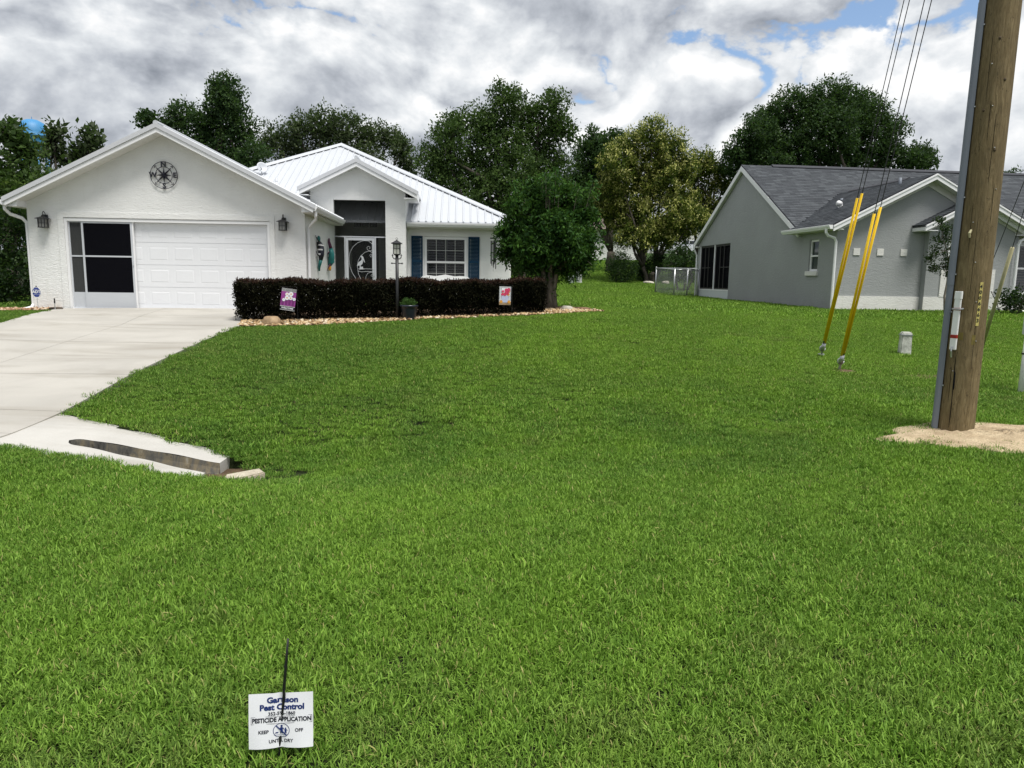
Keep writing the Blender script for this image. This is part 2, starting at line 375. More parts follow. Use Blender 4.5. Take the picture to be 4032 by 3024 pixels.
# ------------------------------------------------------------------ terrain height
CP = np.array([
 (-9,-4,0),(-4,-2,0),(0,-2,0),(4,-2,.02),(9,-4,.05),(-4,2,0),(0,2,0),(3,2,.03),(7,2,.10),(-8,2,0),(11,3,.15),
 (-2.6,4.6,-.02),(-0.5,4.6,0),(1.6,4.6,.03),(4,4.6,.10),(-4.8,5.2,-.03),(-8,5.5,0),
 (-2.3,6.35,-.26),(-2.9,6.5,-.24),(-1.4,6.3,-.17),(0,6.4,-.05),(2,6.6,.06),(4.22,6.75,.21),(6.4,7.2,.25),(9,7.5,.28),
 (-4.9,6.85,.01),(-3.6,5.98,-.06),(-4.3,6.05,.005),(-3.0,5.95,-.13),(-2.5,5.9,-.15),(-4.95,7.7,.05),(-2.9,7.15,-.15),(-2.3,7.7,-.04),(-1,8,.08),(1,8,.15),(-7,7.7,.07),(-9.5,7.7,.09),(-7,6.6,.03),
 (-5.2,9.3,.20),(-5.3,11,.36),(-9.2,11,.36),(-13,10,.30),(-5.4,14,.60),(-7.6,14,.60),(-9.8,13.6,.60),(-13,13.5,.55),(-18,13,.5),
 (-11.6,17.2,.715),(-8.6,17.3,.765),(-6,17.6,.775),(-13.5,17.2,.68),(-18,17.5,.65),
 (-5.7,14.6,.65),(-4,14.7,.68),(-2.43,15.0,.735),(-1,15.1,.79),(.65,15.3,.865),(.83,16.8,.93),(1.95,16.4,.92),
 (-2.5,11,.43),(0,10,.36),(3,10,.36),(0,13,.66),(2.5,13.5,.70),(5,11.5,.40),(4.8,10.3,.36),(7,12.6,.40),(10.5,12,.42),(6.3,8.7,.30),(13,13,.45),
 (9.65,21.6,.815),(12.5,21.7,.82),(17,22.2,.85),(9,27,.87),(8.35,32.6,.95),(6.8,34.7,1.07),(14,18,.70),(9,17,.68),(5,17,.82),
 (2,20,.95),(4.5,21,.90),(5,27,.97),(2,28,1.03),(4,36,1.2),(3.5,42.4,1.45),(7,46,1.62),(8.8,46,1.64),(0,40,1.4),
 (9,60,3.2),(14,90,5.05),(20,90,5.1),(0,60,3.0),(-10,62,2.6),(30,62,3.2),(40,92,5.0),(-6,30,1.1),(-20,30,1.2),(20,34,1.2),(26,20,.9),(30,8,.5),
 (-30,5,.1),(30,-3,.2),(0,140,7),(-60,60,3),(60,60,3.5),(60,140,7),(-60,140,6),(-65,0,.2),(65,0,.4),(0,-18,-.05),(40,-20,0),(-40,-20,0)], float)
def _tps(CP):
    P = CP[:, :2] / 20.0; n = len(P)
    d = np.hypot(P[:, None, 0] - P[None, :, 0], P[:, None, 1] - P[None, :, 1])
    K = np.where(d > 0, d * d * np.log(d + 1e-12), 0) + np.eye(n) * 2e-4
    A = np.zeros((n + 3, n + 3)); A[:n, :n] = K; A[:n, n] = 1; A[:n, n + 1:] = P; A[n, :n] = 1; A[n + 1:, :n] = P.T
    return P, np.linalg.solve(A, np.r_[CP[:, 2], 0, 0, 0])
_TP, _TW = _tps(CP)
def gzv(x, y):
    x = np.clip(np.asarray(x, float), -65, 65) / 20; y = np.clip(np.asarray(y, float), -20, 140) / 20
    sh = x.shape; x = x.ravel(); y = y.ravel(); n = len(_TP); out_ = np.empty(len(x))
    for i in range(0, len(x), 20000):
        a, b = x[i:i + 20000], y[i:i + 20000]
        d = np.hypot(a[:, None] - _TP[None, :, 0], b[:, None] - _TP[None, :, 1])
        out_[i:i + 20000] = np.where(d > 0, d * d * np.log(d + 1e-12), 0) @ _TW[:n] + _TW[n] + a * _TW[n + 1] + b * _TW[n + 2]
    return out_.reshape(sh)
def gz(x, y): return float(gzv(np.array([x]), np.array([y]))[0])
def inpoly(x, y, poly):
    c = np.zeros(len(x), bool); n = len(poly)
    for i in range(n):
        x0, y0 = poly[i]; x1, y1 = poly[i - 1]
        if y0 == y1: continue
        c ^= ((y0 > y) != (y1 > y)) & (x < (x1 - x0) * (y - y0) / (y1 - y0) + x0)
    return c

# frames of the two houses
WO, WA = Vector((-11.664, 17.4, 0.732)), R(4.0)
GO, GA = Vector((9.652, 21.7, 0.816)), R(6.7)
def wh(u, v): return (WO.x + u * math.cos(WA) - v * math.sin(WA), WO.y + u * math.sin(WA) + v * math.cos(WA))
def gh(u, v): return (GO.x + u * math.cos(GA) - v * math.sin(GA), GO.y + u * math.sin(GA) + v * math.cos(GA))

# outlines on the ground
DR = [(-5.95, 17.75), (-5.62, 15.6), (-5.40, 14.0), (-5.32, 12.0), (-5.2, 9.6), (-5.0, 7.78), (-4.93, 6.85), (-4.95, 5.0), (-4.95, 2.0)]
DL = [(-11.05, 17.35), (-10.55, 15.6), (-9.95, 13.9), (-9.75, 12.0), (-9.6, 9.6), (-9.5, 7.78), (-9.9, 6.85), (-10.6, 5.0), (-11.5, 2.0)]
DRIVE = DR + DL[::-1]
DRIVEX = [(x + .045, y) for x, y in DR] + [(x - .045, y) for x, y in DL[::-1]]
APRON = [(-4.98, 7.74), (-2.92, 7.08), (-2.62, 6.85), (-2.62, 6.30), (-2.95, 6.20), (-3.6, 6.20), (-4.3, 6.30), (-4.91, 6.50)]
BED = [(-5.45, 14.05), (-4.6, 14.05), (-3.7, 14.15), (-2.6, 14.55), (-1.9, 14.85), (-0.6, 15.0), (0.5, 15.2), (1.2, 15.5), (2.1, 16.25),
       (1.5, 16.9), (0.9, 17.6), (0.2, 18.2), (-1, 20), (-4, 19.5), (-5.6, 18.0), (-5.75, 15.4)]
BEDL = [(-11.05, 17.42), (-11.2, 16.75), (-12.3, 16.8), (-14.5, 16.9), (-14.5, 17.6), (-11.7, 17.45)]
WHOUSE = [wh(*p) for p in ((-.05, -.02), (6.5, -.02), (6.5, 3.9), (12.0, 4.6), (12.0, 20), (-.05, 20))]
GHOUSE = [gh(*p) for p in ((-.02, -.02), (2.8, -.25), (5.6, -.25), (6.2, .3), (18, .3), (18, 11), (-.02, 11))]
GFRONT = [wh(*p) for p in ((.4, -.8), (6.5, -.8), (6.6, .3), (-.1, .3))]
GBED = [gh(*p) for p in ((5.55, -.9), (7.6, -1.1), (9.5, -1.1), (9.5, 1.2), (5.6, .8))]

# ------------------------------------------------------------------ ground sheet
def axis(lo, hi, near, step, far):
    a = list(np.arange(near[0], near[1] + 1e-6, step)); s = step
    while a[-1] < hi: s = min(s * 1.25, far); a.append(a[-1] + s)
    s = step
    while a[0] > lo: s = min(s * 1.25, far); a.insert(0, a[0] - s)
    return np.array(a)
gx = axis(-900, 900, (-14, 13), 0.2, 60); gy = axis(-200, 1500, (1, 24), 0.2, 60)
GX, GY = np.meshgrid(gx, gy); GZ = gzv(GX, GY) - 0.012
near_ap = inpoly(GX.ravel(), GY.ravel(), [(-5.0, 7.6), (-2.9, 6.95), (-2.45, 6.8), (-2.45, 6.35), (-3.0, 6.28), (-3.6, 6.28), (-4.9, 6.5)]).reshape(GX.shape)
GZ = np.where(near_ap, np.minimum(GZ, -0.75), GZ)
for poly_ in (DRIVE, WHOUSE, GHOUSE):
    m_ = inpoly(GX.ravel(), GY.ravel(), poly_).reshape(GX.shape); GZ = np.where(m_, GZ - 0.06, GZ)
nx, ny = len(gx), len(gy)
ii = (np.arange(ny - 1)[:, None] * nx + np.arange(nx - 1)[None, :]).ravel()
gm = fast_mesh('ground', np.c_[GX.ravel(), GY.ravel(), GZ.ravel()], np.c_[ii, ii + 1, ii + 1 + nx, ii + nx], 4, smooth=True)
tag(link('ground', gm, MT['soil']), kind='structure')

# ------------------------------------------------------------------ driveway of separate slabs
drv = bpy.data.objects.new('driveway', None); COL.objects.link(drv); tag(drv, kind='structure')
def edge_pt(E, i, f): return (E[i][0] * (1 - f) + E[i + 1][0] * f, E[i][1] * (1 - f) + E[i + 1][1] * f)
for i in range(len(DR) - 1):
    for h in (0, 1):
        if i == 5 and h == 1: pass
        a, b = (0.0, 0.5) if h == 0 else (0.5, 1.0)
        N = 8; rows = []
        for r in range(N + 1):
            f = 0.004 + 0.992 * r / N if i else r / N * 0.996
            p, q = edge_pt(DL, i, f), edge_pt(DR, i, f); g = 0.0010
            row = []
            for c in range(N + 1):
                t = a + (0 if a == 0 else g) + (b - a - (g if a == 0 else g)) * c / N
                row.append((p[0] + (q[0] - p[0]) * t, p[1] + (q[1] - p[1]) * t))
            rows.append(row)
        X = np.array([[c[0] for c in r] for r in rows]); Y = np.array([[c[1] for c in r] for r in rows]); Z = gzv(X, Y) + 0.022
        m = MB(); n = N + 1
        top = [(X[r, c], Y[r, c], Z[r, c]) for r in range(n) for c in range(n)]
        m.add(top, [(r * n + c, r * n + c + 1, (r + 1) * n + c + 1, (r + 1) * n + c) for r in range(N) for c in range(N)])
        rim = [(0, c) for c in range(n)] + [(r, N) for r in range(1, n)] + [(N, c) for c in range(N - 1, -1, -1)] + [(r, 0) for r in range(N - 1, 0, -1)]
        k = len(rim)
        m.add([(X[q], Y[q], Z[q]) for q in rim] + [(X[q], Y[q], Z[q] - 0.09) for q in rim], [(j, (j + 1) % k, (j + 1) % k + k, j + k) for j in range(k)])
        m.build('slab', MT['concrete'], drv)

# ------------------------------------------------------------------ culvert end: concrete collar round a mitred pipe
culv = thing('culvert_end', 'pale concrete collar around an open mitred drain pipe beside the driveway', 'culvert', (-4.9, 6.9, 0))
def cw(s, t):
    """s along the pipe 0..1, t across (0 = far edge, 1 = near edge), world xy"""
    fa = np.array([(-5.04, 7.745), (-4.307, 7.513), (-3.573, 7.282), (-2.84, 7.05)]); ne = np.array([(-5.0, 6.40), (-4.267, 6.31), (-3.533, 6.225), (-2.80, 6.15)])
    k = min(int(s * 3), 2); f = s * 3 - k
    p = fa[k] * (1 - f) + fa[k + 1] * f; q = ne[k] * (1 - f) + ne[k + 1] * f
    return p * (1 - t) + q * t
def cz(s): return 0.045 - 0.245 * s ** 1.25
PR = 0.20; S0 = 0.31; TC = 0.58                     # pipe radius, slot tip, slot centre across
pz = cz(1.0) + 0.015                                  # axis height of the pipe
def halfw(s):
    tip = max(0.0, s - S0) / 0.05
    return min(1.0, math.sqrt(max(0, 1 - (1 - min(tip, 1)) ** 2))) * PR * (0.50 + 0.42 * (s - S0) / (1 - S0)) if s > S0 else 0.0
m = MB(); NS = 72
def rowpts(s):
    wd = np.linalg.norm(cw(s, 1) - cw(s, 0)); return TC - halfw(s) / wd, TC + halfw(s) / wd
for i in range(NS):
    s0, s1 = i / NS, (i + 1) / NS
    a0, b0 = rowpts(s0); a1, b1 = rowpts(s1)
    P_ = lambda s, t: (*cw(s, t), cz(s) + (0.012 - 0.045 * t) * (1 - s) + 0.004 * math.sin(s * 23 + t * 5))
    m.poly(P_(s0, 0), P_(s1, 0), P_(s1, a1), P_(s0, a0)); m.poly(P_(s0, b0), P_(s1, b1), P_(s1, 1), P_(s0, 1))
    for t in (0, 1):
        x0, x1 = P_(s0, t), P_(s1, t); m.poly(x0, x1, (x1[0], x1[1], x1[2] - .35), (x0[0], x0[1], x0[2] - .35))
for (ta, tb) in ((0, rowpts(1)[0]), (rowpts(1)[1], 1)):
    p, q = cw(1, ta), cw(1, tb); m.poly((*p, cz(1)), (*q, cz(1)), (*q, cz(1) - .35), (*p, cz(1) - .35))
col = MB(); col.V = [(x + 4.9, y - 6.9, z) for x, y, z in m.V]; col.F = m.F
col.build('collar', MT['light_concrete'], culv)
m = MB()
for i in range(NS):
    s0, s1 = S0 - .02 + (1 - S0 + .02) * i / NS, S0 - .02 + (1 - S0 + .02) * (i + 1) / NS
    for j in range(14):
        th0, th1 = math.pi * j / 14, math.pi * (j + 1) / 14
        def Q(s, th):
            wd = np.linalg.norm(cw(s, 1) - cw(s, 0)); hw = max(halfw(s), 0.01)
            x, y = cw(s, TC - math.cos(th) * hw / wd); f = math.sin(th)
            tt = TC - math.cos(th) * hw / wd; zt = cz(s) + (0.012 - 0.045 * tt) * (1 - s)
            return (x + 4.9, y - 6.9, zt - 0.004 - f * (zt - pz + PR * 1.15))
        m.poly(Q(s0, th0), Q(s1, th0), Q(s1, th1), Q(s0, th1))
m.build('pipe_lining', MT['pipe_inside'], culv, smooth=True)
m = MB()
a_, b_, c_, d_ = (-2.62, 6.34), (-2.36, 6.50), (-2.26, 6.36), (-2.56, 6.14)
zz = -0.205
m.slab([(x + 4.9, y - 6.9, zz + k) for (x, y), k in zip((a_, b_, c_, d_), (0, .02, .02, -.01))], 0.1)
m.build('outlet_slab', sandmat('stained_concrete', (0.42, 0.36, 0.27), (0.66, 0.60, 0.48)), culv, bevel=0.012)
# soil around the collar and at the outlet
def patch(name, mat, cx_, cy_, rx, ry, lift=0.01, mound=0.0, n=28, rings=9, rough=0.18, seed=0, zf=None, jit=0.012):
    r_ = random.Random(seed); ph = [r_.uniform(0, 6.28) for _ in range(4)]
    vs = [(cx_, cy_, (zf or gz)(cx_, cy_) + lift + mound)]
    for k in range(1, rings + 1):
        for j in range(n):
            q = 2 * math.pi * j / n; f = k / rings
            s_ = f * (1 + rough * (math.sin(2 * q + ph[0]) * .6 + math.sin(5 * q + ph[1]) * .5 + math.sin(9 * q + ph[2]) * .35))
            x, y = cx_ + rx * s_ * math.cos(q), cy_ + ry * s_ * math.sin(q)
            vs.append((x, y, (zf or gz)(x, y) + lift * (1 if f < 0.95 else -1.5) + mound * (1 - f * f) + r_.uniform(-jit, jit) * (1 - f)))
    fs = [(0, 1 + j, 1 + (j + 1) % n) for j in range(n)]
    fs += [(1 + (k - 1) * n + j, 1 + k * n + j, 1 + k * n + (j + 1) % n, 1 + (k - 1) * n + (j + 1) % n) for k in range(1, rings) for j in range(n)]
    m = MB(); m.add(vs, fs); return m.build(name, mat, smooth=True)
def flatz(x, y): return -0.31
tag(patch('outlet_soil', MT['brown_dirt'], -2.6, 6.45, 0.75, 0.55, 0.0, 0.0, seed=4, zf=flatz), kind='structure')
tag(patch('sand_patch', MT['sand'], 4.72, 6.52, 1.30, 0.50, 0.016, 0.035, n=64, rings=18, seed=5, jit=0.03, rough=.20), kind='structure')
ax1, ax2 = at(1773, 775, 11.75), at(1812, 803, 10.25)
tag(patch('bare_sand', MT['brown_dirt'], ax2.x + .05, ax2.y - .05, 0.20, 0.14, 0.015, 0.01, seed=6), kind='structure')
PATCHES = [(-2.6, 6.4, .75, .42), (4.72, 6.52, 1.20, 0.42), (ax2.x + .05, ax2.y - .05, .18, .12)]
p_ = at(1998, 812, 10.0); tag(patch('bare_earth', MT['brown_dirt'], p_.x, 9.9, 0.30, 0.22, 0.012, 0.0, seed=8), kind='structure'); PATCHES.append((p_.x, 9.9, .22, .15)); PATCHES.append((-.75, 2.06, .13, .10))
# gravel bed surfaces
def flat_poly(name, mat, poly_, lift):
    m = MB(); bm = bmesh.new(); vs = [bm.verts.new((x, y, 0)) for x, y in poly_]; bm.faces.new(vs)
    bmesh.ops.triangulate(bm, faces=bm.faces); 
    for _ in range(3): bmesh.ops.subdivide_edges(bm, edges=bm.edges[:], cuts=1, use_grid_fill=True)
    for v in bm.verts: v.co.z = gz(v.co.x, v.co.y) + lift
    me = bpy.data.meshes.new(name); bm.to_mesh(me); bm.free(); return tag(link(name, me, mat), kind='structure')
flat_poly('gravel_bed', MT['brown_dirt'], BED, 0.012); flat_poly('side_gravel_bed', MT['brown_dirt'], BEDL, 0.012)
flat_poly('mulch_bed', MT['mulch'], GBED, 0.05)
def pebbles(name, poly_, n, mat, size, label, test=None, seed=0):
    g = np.random.default_rng(seed); P_ = np.array(poly_); x = g.uniform(P_[:, 0].min(), P_[:, 0].max(), n * 3); y = g.uniform(P_[:, 1].min(), P_[:, 1].max(), n * 3)
    k = inpoly(x, y, poly_)
    if test is not None: k &= test(x, y)
    x, y = x[k][:n], y[k][:n]; n = len(x); z = gzv(x, y) + 0.018
    ico = [(0, 0, -1), (.72, -.53, -.45), (-.28, -.85, -.45), (-.89, 0, -.45), (-.28, .85, -.45), (.72, .53, -.45), (.28, -.85, .45), (-.72, -.53, .45), (-.72, .53, .45), (.28, .85, .45), (.89, 0, .45), (0, 0, 1)]
    fc = np.array([(0,1,2),(1,0,5),(0,2,3),(0,3,4),(0,4,5),(1,5,10),(2,1,6),(3,2,7),(4,3,8),(5,4,9),(1,10,6),(2,6,7),(3,7,8),(4,8,9),(5,9,10),(6,10,11),(7,6,11),(8,7,11),(9,8,11),(10,9,11)])
    V0 = np.array(ico); a = g.uniform(0, 6.28, n); s = size * g.uniform(.6, 1.5, n); sx, sy, sz = s * g.uniform(.8, 1.3, n), s * g.uniform(.6, 1, n), s * g.uniform(.45, .8, n)
    jx = V0[None] * (1 + g.uniform(-.18, .18, (n, 12, 1))); X = jx[..., 0] * sx[:, None]; Y_ = jx[..., 1] * sy[:, None]
    W = np.stack([x[:, None] + X * np.cos(a)[:, None] - Y_ * np.sin(a)[:, None], y[:, None] + X * np.sin(a)[:, None] + Y_ * np.cos(a)[:, None],
                  (z + g.uniform(0, .02, n))[:, None] + jx[..., 2] * sz[:, None]], -1).reshape(-1, 3)
    F = (fc[None] + (np.arange(n) * 12)[:, None, None]).reshape(-1, 3)
    me = fast_mesh(name, W, F, 3, {'rnd': np.repeat(g.random(n), 12)}, smooth=True)
    return tag(link(name, me, mat), label, 'gravel', kind='stuff')
pebbles('river_gravel', BED, 6500, MT['pebble'], 0.030, 'tan and cream river pebbles spread along the foot of the hedge', lambda x, y: (y < 15.0 + .13 * (x + 5.5) + (x > .4) * 2.2) & (y > 13.5), 11)
pebbles('side_gravel', BEDL, 900, MT['pebble_red'], 0.035, 'reddish brown pebbles beside the garage corner', None, 12)

# ------------------------------------------------------------------ lawn of real blades
def grassmat():
    a = NT('grass'); W_ = a.coord('World'); r = a.attr('rnd')
    big = a.noise(0.42, 4, 0.6, W_, 0.6); med = a.noise(1.9, 4, 0.6, W_)
    oi = a.n('ShaderNodeObjectInfo').outputs['Random']
    c0 = a.mix(a.mr(big, 0.40, 0.60), (0.085, 0.185, 0.016), (0.200, 0.365, 0.022))
    c0 = a.mix(a.mr(med, 0.48, 0.68, 0, 0.7), c0, (0.070, 0.190, 0.016))
    sx = a.n('ShaderNodeSeparateXYZ'); a.l(W_, sx.inputs[0])
    # yellower turf in the middle of the lawn, darker turf towards the driveway
    warm = maprange(a.t, sx.outputs[0], -2.8, 0.6); warm = math_n(a.t, 'MULTIPLY', warm, maprange(a.t, sx.outputs[1], 7.0, 10.5))
    c0 = a.mix(math_n(a.t, 'MULTIPLY', warm, 0.45), c0, (0.250, 0.405, 0.024))
    verge = maprange(a.t, sx.outputs[1], 6.15, 5.35)
    c0 = a.mix(math_n(a.t, 'MULTIPLY', verge, 0.50), c0, (0.240, 0.420, 0.028))
    wv = a.n('ShaderNodeTexWave', wave_type='BANDS', bands_direction='X'); wv.inputs['Scale'].default_value = 0.55; wv.inputs['Distortion'].default_value = 1.2; wv.inputs['Detail Scale'].default_value = 0.4
    mpw = a.n('ShaderNodeMapping'); mpw.inputs['Rotation'].default_value = (0, 0, R(24)); a.l(W_, mpw.inputs[0]); a.l(mpw.outputs[0], wv.inputs['Vector'])
    c0 = a.mix(math_n(a.t, 'MULTIPLY', wv.outputs['Fac'], 0.20), c0, (0.060, 0.150, 0.012))
    dk = math_n(a.t, 'MULTIPLY', maprange(a.t, sx.outputs[1], 6.8, 9.5), maprange(a.t, sx.outputs[0], 1.0, -3.2))
    c0 = a.mix(math_n(a.t, 'MULTIPLY', dk, 0.62), c0, (0.060, 0.125, 0.012))
    dry = math_n(a.t, 'MULTIPLY', maprange(a.t, sx.outputs[1], 3.1, 1.8), maprange(a.t, a.noise(2.4, 5, 0.65, W_), 0.40, 0.66))
    c0 = a.mix(math_n(a.t, 'MULTIPLY', dry, 0.65), c0, (0.190, 0.185, 0.070))
    thatch = a.mr(a.noise(1.15, 5, 0.65, W_, 0.4), 0.56, 0.72, 0, 0.75)
    c0 = a.mix(thatch, c0, (0.150, 0.160, 0.045))
    c1 = a.mix(a.mr(r, 0.0, 1.0, 0.0, 1.0), a.mix(0.6, c0, (0.020, 0.062, 0.012)), a.mix(0.38, c0, (0.42, 0.62, 0.14)))
    c1 = a.mix(maprange(a.t, r, 0.97, 0.975), c1, (0.40, 0.37, 0.14))
    c1 = a.mix(math_n(a.t, 'MULTIPLY', oi, 0.22), c1, (0.085, 0.225, 0.014))
    a.col(c1); a.rough(0.55, 0.14)
    t = a.n('ShaderNodeBsdfTranslucent'); a.l(a.mix(0.35, c1, (0.16, 0.32, 0.02)), t.inputs[0])
    m = a.n('ShaderNodeMixShader'); m.inputs[0].default_value = 0.28
    a.l(a.p.outputs[0], m.inputs[1]); a.l(t.outputs[0], m.inputs[2]); a.l(m.outputs[0], a.o.inputs[0]); return a.m
MT['grass'] = grassmat()
def tuft(name, n, rad, lmin, lmax, wd, seed, flat=0.55):
    g = np.random.default_rng(seed); q = g.uniform(0, 6.28, n); r_ = rad * np.sqrt(g.random(n)); x, y = r_ * np.cos(q), r_ * np.sin(q)
    ln = g.uniform(lmin, lmax, n); az = g.uniform(0, 6.28, n); lean = np.clip(np.abs(g.normal(flat, .32, n)), .05, 1.35)
    d = np.stack([np.cos(az), np.sin(az)], -1); sd_ = np.stack([-np.sin(az + g.normal(0, .5, n)), np.cos(az)], -1); wv = wd * g.uniform(.7, 1.4, n)
    VS = []
    for f, wf in ((0, .8), (.4, 1.0), (.75, .85), (1.0, .22)):
        an = lean * (0.45 + 0.75 * f); hx = ln * f * np.sin(an); hz = ln * f * np.cos(an)
        c = np.stack([x + d[:, 0] * hx, y + d[:, 1] * hx, np.maximum(hz, 0.002) - .006], -1)
        o = np.concatenate([sd_ * (wv * wf / 2)[:, None], np.zeros((n, 1))], 1)
        VS += [c - o, c + o]
    V = np.stack(VS, 1).reshape(-1, 3); b = (np.arange(n) * 8)[:, None]
    F = np.concatenate([b + np.array([[0, 1, 3, 2]]), b + np.array([[2, 3, 5, 4]]), b + np.array([[4, 5, 7, 6]])], 0)
    me = fast_mesh(name, V, F, 4, {'rnd': np.repeat(g.random(n), 8)}, smooth=True); me.materials.append(MT['grass']); return me
def scatter(name, label, variants, pts, rots, scl, kind='stuff', cat='grass'):
    c = bpy.data.collections.new(name + '_pieces')
    for i, me in enumerate(variants):
        o = bpy.data.objects.new('grass_tuft', me); c.objects.link(o)
    n = len(pts); me = bpy.data.meshes.new(name); me.vertices.add(n); me.vertices.foreach_set('co', np.ascontiguousarray(pts, np.float32).ravel())
    a = me.attributes.new('rot', 'FLOAT_VECTOR', 'POINT'); a.data.foreach_set('vector', np.ascontiguousarray(rots, np.float32).ravel())
    a = me.attributes.new('scl', 'FLOAT', 'POINT'); a.data.foreach_set('value', np.ascontiguousarray(scl, np.float32))
    a = me.attributes.new('idx', 'INT', 'POINT'); a.data.foreach_set('value', rng.integers(0, len(variants), n).astype(np.int32))
    o = link(name, me); ng = bpy.data.node_groups.new(name + '_nodes', 'GeometryNodeTree')
    ng.interface.new_socket('Geometry', in_out='INPUT', socket_type='NodeSocketGeometry'); ng.interface.new_socket('Geometry', in_out='OUTPUT', socket_type='NodeSocketGeometry')
    gi = ng.nodes.new('NodeGroupInput'); go = ng.nodes.new('NodeGroupOutput'); ip = ng.nodes.new('GeometryNodeInstanceOnPoints'); ci = ng.nodes.new('GeometryNodeCollectionInfo')
    ci.inputs['Collection'].default_value = c; ci.inputs['Separate Children'].default_value = True; ci.inputs['Reset Children'].default_value = True
    ip.inputs['Pick Instance'].default_value = True
    def na(nm, ty):
        x = ng.nodes.new('GeometryNodeInputNamedAttribute'); x.data_type = ty; x.inputs['Name'].default_value = nm; return x.outputs['Attribute']
    l = ng.links.new; l(gi.outputs[0], ip.inputs['Points']); l(ci.outputs[0], ip.inputs['Instance']); l(na('rot', 'FLOAT_VECTOR'), ip.inputs['Rotation'])
    l(na('scl', 'FLOAT'), ip.inputs['Scale']); l(na('idx', 'INT'), ip.inputs['Instance Index']); l(ip.outputs[0], go.inputs[0])
    md = o.modifiers.new('scatter', 'NODES'); md.node_group = ng
    return tag(o, label, cat, kind=kind)
def lawn_ok(x, y, pad=0.0):
    k = np.ones(len(x), bool)
    for poly_ in (DRIVEX, GFRONT, APRON, BED, BEDL, WHOUSE, GHOUSE, GBED): k &= ~inpoly(x, y, poly_)
    for (a, b, rx, ry) in PATCHES: 
        d_ = np.sqrt(((x - a) / rx) ** 2 + ((y - b) / ry) ** 2) + rng.normal(0, .08, len(x)); k &= (d_ > 1) | (rng.random(len(x)) < np.clip((d_ - .40) * 1.2, .14, 1) * .75)
    return k
def lawn_points(x0, x1, y0, y1, step, wide):
    X, Y = np.meshgrid(np.arange(x0, x1, step), np.arange(y0, y1, step)); X = X.ravel() + rng.uniform(-.5, .5, X.size) * step; Y = Y.ravel() + rng.uniform(-.5, .5, Y.size) * step
    k = (np.abs(X) < wide[0] + wide[1] * Y) & lawn_ok(X, Y); X, Y = X[k], Y[k]
    return np.c_[X, Y, gzv(X, Y)]
def rots(n, tilt=.08): return np.c_[rng.normal(0, tilt, n), rng.normal(0, tilt, n), rng.uniform(0, 6.28, n)]
def vig(P_): x, y = P_[:, 0], P_[:, 1]; return 1 + .13 * np.sin(x * 1.7 + 2 * np.sin(y * .9)) * np.sin(y * 1.9 + 1.5 * np.sin(x * 1.1)) + .10 * np.sin(x * 5.1 + y * 2.3 + 2 * np.sin(y * 3.1))
near = [tuft('near_tuft', 215, .11, .018, .050, .0042, 100 + i, .60) for i in range(8)]
mid = [tuft('mid_tuft', 310, .17, .018, .048, .0048, 200 + i, .58) for i in range(7)]
far = [tuft('far_tuft', 260, .42, .05, .09, .013, 300 + i) for i in range(6)]
P1 = lawn_points(-9, 10, 0.6, 7.2, .085, (3.4, .76))
P2 = lawn_points(-18, 19, 7.0, 18.6, .122, (4.0, .78))
P3 = lawn_points(-30, 34, 18.3, 62, .36, (3, .72))
k3 = (P3[:, 0] > -3) | (P3[:, 1] < 24); P3 = P3[k3]
scatter('lawn_grass', 'mown green lawn grass in front of the houses', near, P1, rots(len(P1)), rng.uniform(.75, 1.2, len(P1)) * vig(P1))
scatter('lawn_grass', 'mown green lawn grass sloping up to the hedge and houses', mid, P2, rots(len(P2)), rng.uniform(.75, 1.2, len(P2)) * vig(P2))
scatter('back_lawn_grass', 'grass between and behind the two houses', far, P3, rots(len(P3), .04), rng.uniform(.8, 1.3, len(P3)))

# ------------------------------------------------------------------ foliage tools
def leaf_cloud(name, centers, per, sigma, ln, wd, mat, parent, g, upb=0.5, rnd_lo=0.0, rnd_hi=1.0, origin=(0, 0, 0), shade_rnd=None, droop=0.0):
    """Leaves (bent four-corner blades) scattered round clump centres."""
    C_ = np.repeat(np.asarray(centers, float), per, 0); n = len(C_)
    P_ = C_ + np.clip(g.normal(0, 1, (n, 3)), -1.7, 1.7) * sigma
    ax = g.normal(0, 1, (n, 3)); ax[:, 2] += upb - droop * 1.2; ax /= np.linalg.norm(ax, axis=1)[:, None]
    nr = g.normal(0, 1, (n, 3)); nr[:, 2] += 0.9; sd_ = np.cross(ax, nr); sd_ /= np.linalg.norm(sd_, axis=1)[:, None] + 1e-9
    up_ = np.cross(sd_, ax)
    l_ = (ln * np.clip(g.lognormal(-.05, .32, n), .45, 1.9))[:, None]; w_ = (wd * g.uniform(.7, 1.3, n))[:, None]
    a = P_; b = P_ + ax * l_ * .45 + sd_ * w_ * .5 + up_ * l_ * .06; c = P_ + ax * l_ - up_ * l_ * .05; d = P_ + ax * l_ * .45 - sd_ * w_ * .5 + up_ * l_ * .06
    V = np.stack([a, b, c, d], 1).reshape(-1, 3) - np.asarray(origin); F = (np.arange(n) * 4)[:, None] + np.array([[0, 1, 2, 3]])
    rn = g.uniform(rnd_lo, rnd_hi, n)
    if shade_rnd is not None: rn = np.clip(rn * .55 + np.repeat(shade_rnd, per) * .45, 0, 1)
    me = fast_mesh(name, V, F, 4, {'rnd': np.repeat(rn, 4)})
    return link(name, me, mat, parent)
def lobe_points(g, c, r, n, shell=0.55, flat=1.0):
    d = g.normal(0, 1, (n, 3)); d /= np.linalg.norm(d, axis=1)[:, None]
    rad = (shell + (1 - shell) * g.random(n) ** .5) * r; rad *= 1 + g.normal(0, .10, n)
    p = d * rad[:, None]; p[:, 2] *= flat; return p + np.asarray(c)
